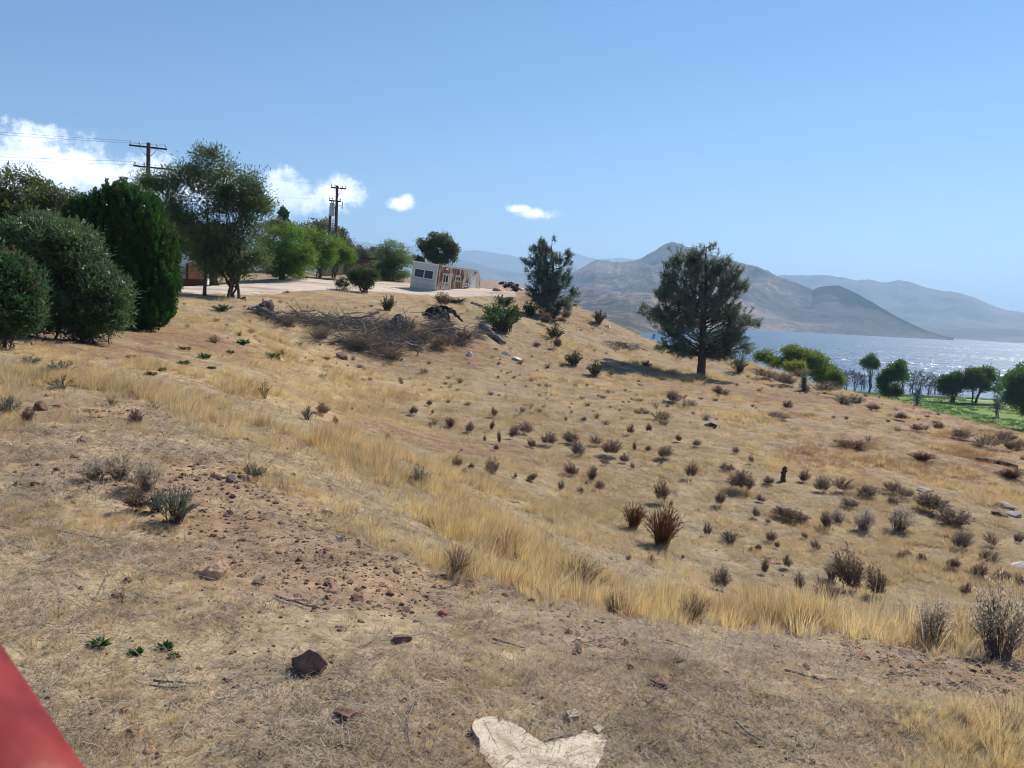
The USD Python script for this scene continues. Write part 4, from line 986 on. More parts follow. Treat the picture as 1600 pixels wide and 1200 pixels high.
def brick_wall(label, p0, p1, h, mtl, bl=.42, bh=.2, th=.22, name='brick_wall', cap=None):
    p0, p1 = np.asarray(p0, float), np.asarray(p1, float)
    Lw = np.linalg.norm((p1 - p0)[:2]); e = unit(np.array([p1[0] - p0[0], p1[1] - p0[1], 0])); n_ = np.array([-e[1], e[0], 0])
    A = np.array([e, n_, [0, 0, 1.0]])
    t = thing(name, label, 'wall')
    rows = int(h / bh)
    z0 = min(p0[2], p1[2]) - .15
    part(t, 'core', frame_pts(box((Lw / 2, 0, h / 2), (Lw - .02, th - .05, h - .02)), np.array([p0[0], p0[1], z0]), A), 'dark_rock')
    rng = np.random.default_rng(int(h * 1000))
    for r in range(rows):
        x = -(r % 2) * bl / 2
        while x < Lw:
            a, b = max(x, 0) + .01, min(x + bl, Lw) - .01
            if b - a > .06:
                part(t, 'brick', frame_pts(box(((a + b) / 2, rng.uniform(-.008, .008), (r + .5) * bh), (b - a, th, bh - .02)), np.array([p0[0], p0[1], z0]), A), mtl)
            x += bl
    if cap:
        part(t, 'coping', frame_pts(box((Lw / 2, 0, rows * bh + .035), (Lw + .06, th + .08, .07)), np.array([p0[0], p0[1], z0]), A), cap)


def gp(px, py, d):
    return place(px, py, d)


brick_wall('reddish brown brick wall in the shaded yard behind the many stemmed tree', gp(292, 440, 56), gp(325, 440, 58), 1.45, 'brick_red')
brick_wall('low dark brick planter wall along the road beside the dark cypress', gp(268, 449, 52.5), gp(321, 449, 52.5), .62, 'dark_timber', .5, .2, .3, 'planter_wall', 'brick_red')
p = gp(322.5, 448, 52.3)
t = thing('wall_post', 'short white post closing the end of the dark planter wall', 'post')
part(t, 'shaft', box(p + [0, 0, .32], (.22, .22, .75), .02), 'white_paint'); part(t, 'cap', box(p + [0, 0, .72], (.28, .28, .06), .01), 'white_paint')
brick_wall('low reddish brick edging wall behind the road left of the poles', gp(475, 438, 64), gp(522, 440, 66), .42, 'brick_red', .4, .14, .25, 'edging_wall')
# dark shed/wall and tan board fence right of the poles
p0, p1 = gp(537, 436, 82), gp(592, 438, 84)
t = thing('dark_shed', 'long low dark brown wooden shed right of the utility poles', 'shed')
e = unit((p1 - p0) * [1, 1, 0]); L_ = np.linalg.norm((p1 - p0)[:2]); A = np.array([e, [-e[1], e[0], 0], [0, 0, 1.0]]); zb = min(p0[2], p1[2]) - .2
OO = np.array([p0[0], p0[1], zb])
part(t, 'frame', frame_pts(box((L_ / 2, 1.2, .95), (L_ - .1, 2.3, 1.9)), OO, A), 'dark_timber')
for k in range(12):
    part(t, 'board', frame_pts(box(((k + .5) * L_ / 12, 0, .95), (L_ / 12 - .025, .05, 1.9)), OO, A), 'dark_timber')
part(t, 'roof', frame_pts(box((L_ / 2, 1.2, 1.97), (L_ + .3, 2.7, .10)), OO, A), 'charred_wood')
p0, p1 = gp(499, 432, 78), gp(536, 434, 80)
t = thing('board_fence', 'weathered tan board fence under the poles with uneven tops', 'fence')
e = unit((p1 - p0) * [1, 1, 0]); L_ = np.linalg.norm((p1 - p0)[:2]); A = np.array([e, [-e[1], e[0], 0], [0, 0, 1.0]]); OO = np.array([p0[0], p0[1], min(p0[2], p1[2]) - .2])
rng = np.random.default_rng(8)
for k in range(14):
    h = 1.6 + rng.uniform(-.2, .25)
    part(t, 'board', frame_pts(box(((k + .5) * L_ / 14, rng.uniform(-.01, .01), h / 2), (L_ / 14 - .02, .04, h)), OO, A), 'tan_board')
part(t, 'rail', frame_pts(box((L_ / 2, .06, .5), (L_, .06, .1)), OO, A), 'dark_timber'); part(t, 'rail', frame_pts(box((L_ / 2, .06, 1.2), (L_, .06, .1)), OO, A), 'dark_timber')
# parked pale car glimpsed under the bright green tree
c = gp(410, 436, 68)
t = thing('parked_car', 'silver car mostly hidden under the round bright green tree', 'car')
part(t, 'body', box(c + [0, 0, .62], (4.2, 1.75, .62), .16), 'galvanised'); part(t, 'cabin', box(c + [.1, 0, 1.12], (2.2, 1.5, .5), .22), 'galvanised')
part(t, 'windscreen', box(c + [.1, -.76, 1.12], (1.6, .02, .3)), 'dark_glass')
for xo in (-1.3, 1.3):
    part(t, 'wheel', cyl(c + [xo, -.88, .32], c + [xo, -.66, .32], .32, .32, 14), 'black_rubber', 40)


# ------------------------------------------------------------------ rocks, slabs, stumps, logs
def rock_mesh(seed, facets=7, lump=.35):
    facets += 9
    rng = np.random.default_rng(seed)
    m = trimesh.creation.icosphere(3, 1.0)
    v = np.array(m.vertices)
    for _ in range(facets):
        n_ = unit(rng.normal(size=3)); h = rng.uniform(.48, .80)
        d = v @ n_; v = v - np.maximum(d - h, 0)[:, None] * n_
    v = v * (1 + lump * (meshkit.fbm(v * 1.6 + seed, 4, seed)[:, None] - .5) + .16 * (meshkit.fbm(v * 4.5 + seed, 3, seed + 9)[:, None] - .5))
    return v, np.array(m.faces)


ROCKS = [  # px, base py, w px, h px, material, label
    (480, 1058, 50, 40, 'dark_rock', 'large dark red rock lying on the straw in the foreground'),
    (337, 898, 44, 28, 'pink_rock', 'pinkish pale rock at the edge of the reddish gravel'),
    (557, 937, 20, 15, 'red_rock', 'red stone on the gravel edge right of the pinkish rock'),
    (692, 964, 18, 15, 'red_rock', 'squarish red stone alone on grey litter in the middle foreground'),
    (610, 929, 11, 9, 'dark_rock', 'small dark stone beside the reddish gravel tongue'), (628, 1010, 28, 12, 'dark_rock', 'low dark stone below the squarish red stone'),
    (648, 1075, 14, 10, 'red_rock', 'small red stone right of the large dark red rock'), (633, 1096, 12, 9, 'dark_rock', 'small dark stone below the small red stone'),
    (545, 1124, 40, 20, 'dark_rock', 'flat dark clod below the large dark red rock'), (410, 1190, 16, 20, 'dark_rock', 'dark stone at the bottom edge left of the pale slab'),
    (477, 884, 13, 8, 'pink_rock', 'small pink stone on the reddish gravel'), (600, 918, 13, 8, 'pink_rock', 'pale pink pebble near the gravel tip'), (560, 852, 12, 11, 'dark_rock', 'dark stone at the grass edge above the gravel'),
    (340, 746, 24, 10, 'pink_rock', 'orange flat stone at the rim beside the grey sage'), (361, 750, 20, 13, 'grey_rock', 'pinkish grey stone at the rim next to the orange flat stone'), (388, 755, 20, 12, 'dark_rock', 'dark stone at the rim under the grey sage'),
    (508, 805, 22, 10, 'pink_rock', 'orange pink stone at the rim above the gravel'), (496, 814, 14, 8, 'pink_rock', 'pale stone touching the orange pink stone'), (532, 844, 16, 11, 'grey_rock', 'grey stone at the rim near the long white straw'), (441, 820, 14, 8, 'dark_rock', 'dark flat stone in the middle of the gravel'),
    (64, 643, 26, 15, 'dark_rock', 'dark reddish stone on the terrace, left of the two behind the gravel'), (95, 642, 27, 16, 'red_rock', 'reddish stone on the terrace, right of the two behind the gravel'), (140, 645, 18, 6, 'pink_rock', 'flat pale stone right of the two reddish stones'), (129, 696, 18, 15, 'dark_rock', 'dark stone poking from the straw above the pale shrub'),
    (1031, 1076, 34, 17, 'dark_rock', 'dark red clod in the straw right of the pale slab'), (986, 1046, 12, 9, 'red_rock', 'small red stone among white straws'), (888, 986, 14, 9, 'red_rock', 'red stone on the bare rim below the dry weed'), (1117, 992, 8, 6, 'white_rock', 'tiny white stone at the rim'),
    (1281, 1067, 24, 9, 'pink_rock', 'flat orange stone in the right foreground'), (1519, 1071, 32, 11, 'dark_rock', 'long dark red stone in the right foreground'), (1540, 1041, 14, 8, 'dark_rock', 'dark stone at the foot of the pale shrub'), (1393, 1136, 22, 11, 'red_rock', 'red brown clod near the bottom right'),
    (1490, 1070, 16, 9, 'red_rock', 'red stone left of the long dark red stone'), (1445, 1068, 14, 8, 'red_rock', 'reddish stone in the scatter of red clods'), (1395, 1067, 15, 8, 'red_rock', 'reddish stone left end of the scatter of red clods'), (1575, 1085, 16, 9, 'dark_rock', 'dark red stone near the right edge'), (1330, 1015, 30, 9, 'dark_rock', 'dark crumbly clod on the rim below the dry grass'),
    (1345, 1034, 36, 11, 'red_rock', 'red crumbly clod just below the dark one'), (1212, 882, 18, 8, 'pink_rock', 'pinkish flat stone in the basin beside a dark shrub'), (1590, 885, 24, 9, 'white_rock', 'white flat slab at the right edge of the basin'),
    (1570, 794, 24, 8, 'grey_rock', 'grey flat slab in the stone scatter at the right edge'), (1586, 807, 26, 8, 'grey_rock', 'brownish flat slab lowest in the stone scatter'), (1562, 805, 22, 8, 'dark_rock', 'dark slab left in the stone scatter'), (1470, 788, 22, 9, 'pink_rock', 'pinkish slab amid the dark shrub belt'), (1445, 768, 24, 6, 'grey_rock', 'thin grey slab above the dark shrub belt'), (1456, 768, 10, 6, 'pink_rock', 'small slab beside the thin grey slab'),
    (438, 565, 10, 7, 'white_rock', 'white stone under the leafy weed on the slope'), (536, 562, 22, 12, 'dark_rock', 'dark stone in the gold grass below the brush pile'), (733, 557, 10, 10, 'white_rock', 'pale rock on the slope below the brush'), (808, 563, 14, 6, 'white_rock', 'white rock above the grass right of the log'), (790, 555, 10, 6, 'white_rock', 'white rock close under the log'), (798, 546, 9, 5, 'white_rock', 'small white rock beside the log end'),
    (1110, 668, 20, 8, 'charred_wood', 'black lump in the tan grass right of the shrubs'), (721, 478, 9, 6, 'grey_rock', 'grey rock under the trailer bench'), (949, 512, 10, 6, 'white_rock', 'white stone on the shoulder right of the young pine'), (778, 457, 18, 11, 'pink_rock', 'tan slab leaning on the bench right of the trailer'),
    (380, 470, 10, 8, 'dark_rock', 'dark stone beside the road tree'), (409, 1044 - 585, 8, 4, 'grey_rock', 'small stone at the road edge'), (233, 1172, 18, 9, 'pink_rock', 'pale and dark stone near the red rail'), (247, 1182, 9, 10, 'red_rock', 'little red stone near the red rail'), (195, 1112, 12, 8, 'red_rock', 'red stone on the straw above the red rail'), (311, 1052, 10, 7, 'pink_rock', 'orange stone right of the green weeds'),
    (200, 912, 16, 10, 'dark_rock', 'dark clod left in the straw'), (127, 925, 10, 9, 'dark_rock', 'dark pebble left of the dark clod'), (182, 932, 18, 10, 'dark_rock', 'dark clod shading the green stalk'), (96, 942, 10, 7, 'pink_rock', 'pinkish pebble at the left')]
RP = ground_at([(r[0], r[1] - r[3] * .15) for r in ROCKS])
for i, (r, p) in enumerate(zip(ROCKS, RP)):
    dd = np.dot(p - EYEP, fwd)
    w, h = r[2] * dd / FPX / 2, r[3] * dd / FPX / 2
    v, f = rock_mesh(500 + i, 6 + i % 4)
    rng = np.random.default_rng(i); a = rng.uniform(0, 6.28)
    Rz = np.array([[math.cos(a), -math.sin(a), 0], [math.sin(a), math.cos(a), 0], [0, 0, 1]])
    v = (v @ Rz.T) * 1.25 * [w * 1.05, w * rng.uniform(.75, 1.0), max(h * 1.25, w * .35)] * 1 + np.array([0, 0, h * .25])
    solo('stone', (v + p, f), r[4], r[5], 'stone', smooth=35)

# broken pale slab in the foreground: one notched sheet and two small fragments
SL = np.array([(737, 1142), (748, 1128), (775, 1124), (800, 1134), (816, 1143), (832, 1157), (850, 1168), (880, 1160), (905, 1150), (918, 1140), (940, 1146), (945, 1160), (941, 1180), (930, 1205), (905, 1222), (860, 1230), (800, 1232), (768, 1212), (752, 1188), (750, 1165)], float)
SLd = []
for (x0, y0), (x1, y1) in zip(SL, np.roll(SL, -1, 0)):
    for f in (0, .25, .5, .75):
        SLd.append((x0 + (x1 - x0) * f, y0 + (y1 - y0) * f))
SLd = np.array(SLd); SLd += np.random.default_rng(3).normal(0, 1.1, SLd.shape)
SP = ground_at(SLd); z0 = np.median(SP[:, 2]) + .012
Pn, Nn = np.linalg.lstsq(np.c_[SP[:, :2], np.ones(len(SP))], SP[:, 2], rcond=None)[0], 0
poly = __import__('shapely').Polygon(SP[:, :2]).buffer(.004)
sm = trimesh.creation.extrude_polygon(poly, .05)
v = np.array(sm.vertices); v2 = v.copy(); v2[:, 2] = v[:, :2] @ Pn[:2] + Pn[2] + v[:, 2] - .033
solo('broken_slab', (v2, sm.faces), 'slab_concrete', 'broken pale stone slab with a notched edge at the bottom centre', 'slab', smooth=False)
for pl, lab in (([(884, 1116), (896, 1112), (907, 1117), (905, 1124), (890, 1125)], 'small pale slab fragment showing through the litter above the slab'), ([(925, 1138), (936, 1135), (944, 1141), (935, 1148)], 'second small pale fragment at the right tip of the slab')):
    sp = ground_at(pl); q = trimesh.creation.extrude_polygon(__import__('shapely').Polygon(sp[:, :2]), .05); v = np.array(q.vertices); v[:, 2] += sp[:, 2].mean() - .030
    solo('slab_fragment', (v, q.faces), 'slab_concrete', lab, 'slab')


def log_mesh(P, R, seed, s=9):
    rng = np.random.default_rng(seed)
    P = np.array(P, float); n_ = 14
    t = np.linspace(0, 1, n_); tt = np.linspace(0, 1, len(P))
    c = np.stack([np.interp(t, tt, P[:, k]) for k in range(3)], 1) + rng.normal(0, .02, (n_, 3))
    r = np.interp(t, tt, R)
    v, f = tubes(c[None], r[None], s, True)
    v = v + (meshkit.fbm(v * 5, 3, seed)[:, None] - .5) * r.mean() * .5
    return v, f


def log_thing(name, pix, d_off, R, mt, label, cat, seed, lift=.08):
    q = ground_at(pix); q[:, 2] += np.asarray(lift)
    solo(name, log_mesh(q, R, seed), mt, label, cat, smooth=40)


log_thing('fallen_log', [(752, 512), (762, 520), (775, 530), (788, 540)], 0, [.18, .17, .14, .10], 'dead_wood', 'fallen half burnt log lying down the slope right of the brush pile', 'log', 1, .15)
log_thing('bleached_branch', [(388, 491), (400, 489), (412, 492), (425, 497), (440, 503)], 0, [.05, .09, .09, .08, .05], 'dead_wood', 'bleached crooked branch at the left end of the brush pile', 'branch', 2, [.25, .3, .2, .15, .05])
log_thing('charred_stump', [(408, 490), (416, 488), (421, 486)], 0, [.22, .30, .2], 'charred_wood', 'black charred stump beside the bleached crooked branch', 'stump', 3, .22)
log_thing('white_stick', [(938, 569), (945, 572), (952, 575)], 0, [.05, .06, .04], 'dead_wood', 'bleached white stick left of the large pine shade', 'branch', 4, .12)
log_thing('plank', [(1428 + 100, 720), (1560, 724), (1590, 733)], 0, [.09, .12, .09], 'charred_wood', 'dark half buried timber on the rusty right slope', 'timber', 5, .02)
log_thing('tan_plank', [(736, 474), (748, 478), (760, 482)], 0, [.08, .10, .05], 'dead_wood', 'grey plank at the bench lip below the trailer', 'timber', 6, .05)


def stump(name, label, px, py, w, h, seed, mt, roots=7, spread=1.0):
    rng = np.random.default_rng(seed)
    p = ground_at([(px, py)])[0]; dd = p[1]; W_, H_ = w * dd / FPX, h * dd / FPX
    t = thing(name, label, 'stump')
    tr_ = np.array([p - [0, 0, .1], p + [W_ * .05, 0, H_ * .5], p + [W_ * .12, 0, H_]])
    v, f = log_mesh(tr_, [W_ * .28, W_ * .2, W_ * .22], seed)
    part(t, 'trunk', (v, f), mt, 40)
    for k in range(roots):
        a = rng.uniform(0, 6.28); o = np.array([math.cos(a), math.sin(a), 0])
        q = [p + [0, 0, H_ * rng.uniform(.3, .95)], p + o * W_ * .3 * spread + [0, 0, H_ * rng.uniform(.5, 1.0)], p + o * W_ * .55 * spread + [0, 0, H_ * rng.uniform(-.1, .3)]]
        part(t, 'root', log_mesh(q, [W_ * .09, W_ * .07, W_ * .03], seed + k, 6), mt, 40)


stump('dead_stump', 'bleached upturned stump with legs like roots above the brush pile', 620, 514, 22, 22, 21, 'dead_wood', 7, 1.2)
stump('dead_stump', 'tangled dark root mass with grey roots right of the brush pile', 690, 500, 46, 18, 22, 'charred_wood', 12, 1.3)
stump('cut_stump', 'grey cut stump standing upright in the basin among shrubs', 1223, 753, 17, 23, 23, 'bark', 3, .9)
# heap of stones and scrap on the bench
t = thing('scrap_heap', 'small heap of dark rocks and pale rubble on the bench beside the young pine', 'heap')
c0 = place(800, 459, 66)
rng = np.random.default_rng(31)
for k in range(16):
    v, f = rock_mesh(700 + k); s = rng.uniform(.14, .32)
    part(t, 'rock', (v * s * [1.2, 1, .8] + c0 + [rng.normal(0, .42), rng.normal(0, .35), .1 + (k / 16) * .62], f), 'charred_wood' if k % 3 else 'white_rock', 35)


# brush pile: dead grey branches and twigs
def brush(name, label, poly, n_big, n_small, seed, hmax, mats=('dead_wood', 'dark_twig'), Lb=(1.2, 3.0), Ls=(.5, 1.4)):
    rng = np.random.default_rng(seed)
    pg = __import__('shapely').Polygon(poly)
    from shapely import points as spoints, contains
    xy = np.array(poly, float); lo, hi = xy.min(0), xy.max(0)
    def sample(n):
        q = rng.uniform(lo, hi, (n * 12, 2)); q = q[contains(pg, spoints(q)) & (meshkit.fbm(np.c_[q / [38, 16], q[:, :1] * 0], 2, seed) > .46)][:n]
        return ground_at(q)
    out = []
    for n_, Lr, rr, s, up in ((n_big, Lb, (.012, .034), 5, .4), (n_small, Ls, (.006, .014), 3, .55)):
        b = sample(n_); n_ = len(b)
        dirs = unit(np.stack([rng.normal(size=n_) * 1.2 + .3, rng.normal(size=n_) * .7, rng.normal(0, up, n_) + .15], 1))
        L = rng.uniform(*Lr, (n_, 1, 1)); t = np.linspace(-.5, .5, 6)[None, :, None]
        P = b[:, None] + np.array([0, 0, 1.0]) * rng.uniform(.03, hmax, (n_, 1, 1)) + dirs[:, None] * t * L
        P = P + np.cumsum(rng.normal(0, .045, (n_, 6, 3)), 1) * L
        r = rng.uniform(*rr, (n_, 1)) * np.array([[1, .95, .85, .7, .5, .25]])
        out.append((P, r, s))
    t = thing(name, label, 'brush pile')
    p1 = part(t, 'branches', tubes(*out[0]), mats[0]); p2 = part(t, 'twigs', tubes(*out[1]), mats[1])
    tag(p1, kind='stuff'); tag(p2, kind='stuff')


brush('brush_pile', 'long tangle of dead grey branches lying across the slope below the road', [(395, 488), (470, 497), (540, 500), (610, 505), (672, 500), (690, 520), (660, 550), (640, 566), (590, 560), (530, 540), (470, 520), (420, 505)], 170, 1700, 41, .30, Lb=(.8, 2.4), Ls=(.3, 1.0))
brush('brush_pile', 'small dark patch of dead twigs on the slope left of the fallen log', [(680, 500), (740, 505), (755, 530), (720, 545), (690, 530)], 24, 420, 42, .3)
brush('brush_pile', 'scatter of grey sticks and debris on the slope left of the large pine', [(945, 535), (1000, 540), (1015, 550), (960, 548)], 30, 160, 43, .15, Lb=(.6, 1.6), Ls=(.3, .9))
#@@OBJECTS_END
#@@COVER_START
# ------------------------------------------------------------------ shrubs: a few of each kind are modelled, the rest are copies
def fan(rng, n, r0, spread, h, curve=.25, droop=0.0):
    """n stems of 4 points fanning from the base inside a unit bush (height 1, width 1)."""
    a = rng.uniform(0, 2 * np.pi, n); out = np.stack([np.cos(a), np.sin(a), 0 * a], 1)
    b = out * rng.uniform(0, r0, (n, 1)); rr = np.sqrt(rng.uniform(0, 1, (n, 1)))
    hh = h * rng.uniform(.55, 1.0, (n, 1)) * (1 - .45 * rr ** 2)
    tip = out * (spread * rr) + np.array([0, 0, 1.0]) * hh
    t = np.linspace(0, 1, 5)[None, :, None]
    mid = b + (tip - b) * .5 + np.array([0, 0, 1.0]) * curve * hh * .5 - out * spread * rr * .12
    P = b[:, None] * (1 - t) ** 2 + 2 * mid[:, None] * t * (1 - t) + tip[:, None] * t ** 2
    P[:, 1:] += rng.normal(0, .018, (n, 4, 3))
    P[:, 0, 2] -= .06
    return P


def along(P, rng, n, lo, hi):
    k = rng.integers(len(P), size=n); t = rng.uniform(lo, hi, n) * 3.999; i = t.astype(int); f = (t - i)[:, None]
    Q = P[k, i] * (1 - f) + P[k, i + 1] * f
    return Q, unit(P[k, i + 1] - P[k, i])


def shrub_parts(kind, t, seed):
    rng = np.random.default_rng(seed)
    tap = np.array([[1, .85, .65, .45, .22]])
    if kind == 'dry_shrub':
        ns = int(rng.uniform(60, 150))
        P = fan(rng, ns, rng.uniform(.10, .26), rng.uniform(.38, .55), 1.0, rng.uniform(.15, .55))
        P = P * [1, rng.uniform(.6, 1.0), 1] + P[:, :, 2:] ** 1.5 * [rng.normal(0, .16), rng.normal(0, .16), 0]
        tag(part(t, 'stems', tubes(P, .009 * tap * rng.uniform(.6, 1.2, (ns, 1)), 3), 'shrub_stem'), kind='stuff')
        Q, D = along(P, rng, int(rng.uniform(1100, 2600)), rng.uniform(.12, .35), 1.0)
        Q = Q + rng.normal(0, .02, Q.shape)
        tag(part(t, 'dry_leaves', leaves(Q, D * .8 + rng.normal(0, .6, Q.shape), .065, .022, rng), 'dry_leaf' if rng.uniform() < .7 else 'grey_twig_leaf'), kind='stuff')
    elif kind == 'broom_shrub':
        P = fan(rng, 170, .14, .5, 1.0, .35)
        tag(part(t, 'stems', tubes(P, .008 * tap * np.ones((170, 1)), 3), 'rust_stem'), kind='stuff')
        Q, D = along(P, rng, 900, .2, 1.0)
        tag(part(t, 'side_twigs', leaves(Q, D + rng.normal(0, .22, Q.shape), .15, .014, rng), 'rust_stem'), kind='stuff')
    elif kind == 'dry_weed':
        P = fan(rng, 120, .22, .55, 1.0, .2)
        tag(part(t, 'stems', tubes(P, .006 * tap * np.ones((120, 1)), 3), 'dark_twig'), kind='stuff')
        Q, D = along(P, rng, 700, .25, 1.0)
        tag(part(t, 'side_twigs', leaves(Q, D + rng.normal(0, .5, Q.shape), .10, .010, rng), 'straw_stem'), kind='stuff')
    elif kind == 'sage_shrub':
        P = fan(rng, 70, .16, .5, 1.0, .4)
        tag(part(t, 'stems', tubes(P, .010 * tap * np.ones((70, 1)), 3), 'shrub_stem'), kind='stuff')
        Q, D = along(P, rng, 1500, .35, 1.0)
        tag(part(t, 'leaves', leaves(Q, D * 1.1 + rng.normal(0, .45, Q.shape), .085, .022, rng), 'sage_leaf'), kind='stuff')
    elif kind == 'pale_shrub':
        P = fan(rng, 80, .18, .5, 1.0, .35)
        tag(part(t, 'stems', tubes(P, .007 * tap * np.ones((80, 1)), 3), 'dark_twig'), kind='stuff')
        Q, D = along(P, rng, 400, .15, .75)
        tag(part(t, 'dry_leaves', leaves(Q, D + rng.normal(0, .5, Q.shape), .07, .02, rng), 'dry_leaf'), kind='stuff')
        Q, D = along(P, rng, 2300, .45, 1.0); Q = Q + rng.normal(0, .018, Q.shape)
        tag(part(t, 'flower_heads', leaves(Q, D + rng.normal(0, .6, Q.shape), .05, .026, rng), 'pale_flower'), kind='stuff')
    elif kind in ('green_shrub', 'olive_shrub'):
        P = fan(rng, 60, .2, .5, 1.0, .5)
        tag(part(t, 'stems', tubes(P, .010 * tap * np.ones((60, 1)), 3), 'shrub_stem'), kind='stuff')
        Q, D = along(P, rng, 1900, .15, 1.0)
        tag(part(t, 'leaves', leaves(Q, D * .8 + rng.normal(0, .6, Q.shape) + [0, 0, .3], .085, .03, rng), 'scrub_leaf' if kind == 'green_shrub' else 'olive_leaf'), kind='stuff')
    elif kind == 'leafy_weed':
        a = rng.uniform(0, 6.28, 60); D = np.stack([np.cos(a), np.sin(a), rng.uniform(.3, 1.6, 60)], 1)
        Q = D * [.12, .12, .05] * rng.uniform(0, 1, (60, 1))
        tag(part(t, 'leaves', leaves(Q, D, .55, .20, rng), 'weed_leaf'), kind='stuff')
    elif kind == 'stalk_weed':
        P = fan(rng, 26, .12, .42, 1.0, .2)
        tag(part(t, 'stems', tubes(P, .010 * tap * np.ones((26, 1)), 3), 'olive_leaf'), kind='stuff')
        Q, D = along(P, rng, 260, .4, 1.0)
        tag(part(t, 'leaves', leaves(Q, D + rng.normal(0, .6, Q.shape), .09, .02, rng), 'olive_leaf'), kind='stuff')


AREA = {
    'a': ('small dark shrub near the faint track in the upper basin', 'dark shrubs beside the faint track in the upper basin'),
    'b': ('dark dry shrub in the belt across the middle basin', 'dark shrubs across the middle of the basin'),
    'c': ('little dark shrub on open ground below the large pine', 'dark shrubs on the open ground below the large pine'),
    'd': ('dark dry shrub in the belt right of the cut stump', 'dark shrubs in the belt right of the cut stump'),
    'e': ('small dark shrub on the lower floor around the largest shrub', 'small dark shrubs around the largest shrub'),
    'f': ('dark shrub at the right side below the stone scatter', 'dark shrubs at the right side of the basin'),
    'g': ('brown scrubby bush along the crest of the right slope', 'brown bushes along the right crest'),
    'h': ('low dark bush on the steep slope between the pines', 'low bushes on the slope between the pines'),
    'w': ('small leafy weed on the left grassy slope', 'leafy weeds on the left grassy slope'),
}
ORD = ['leftmost', 'second', 'third', 'fourth', 'fifth', 'sixth', 'seventh', 'eighth', 'ninth', 'tenth', 'eleventh', 'twelfth', 'thirteenth', 'fourteenth', 'fifteenth', 'sixteenth', 'seventeenth', 'eighteenth', 'nineteenth', 'twentieth', 'twentyfirst', 'twentysecond', 'twentythird', 'twentyfourth', 'twentyfifth']


def nth(k):
    return 'leftmost of its group' if k == 0 else f'{ORD[k]} from the left'


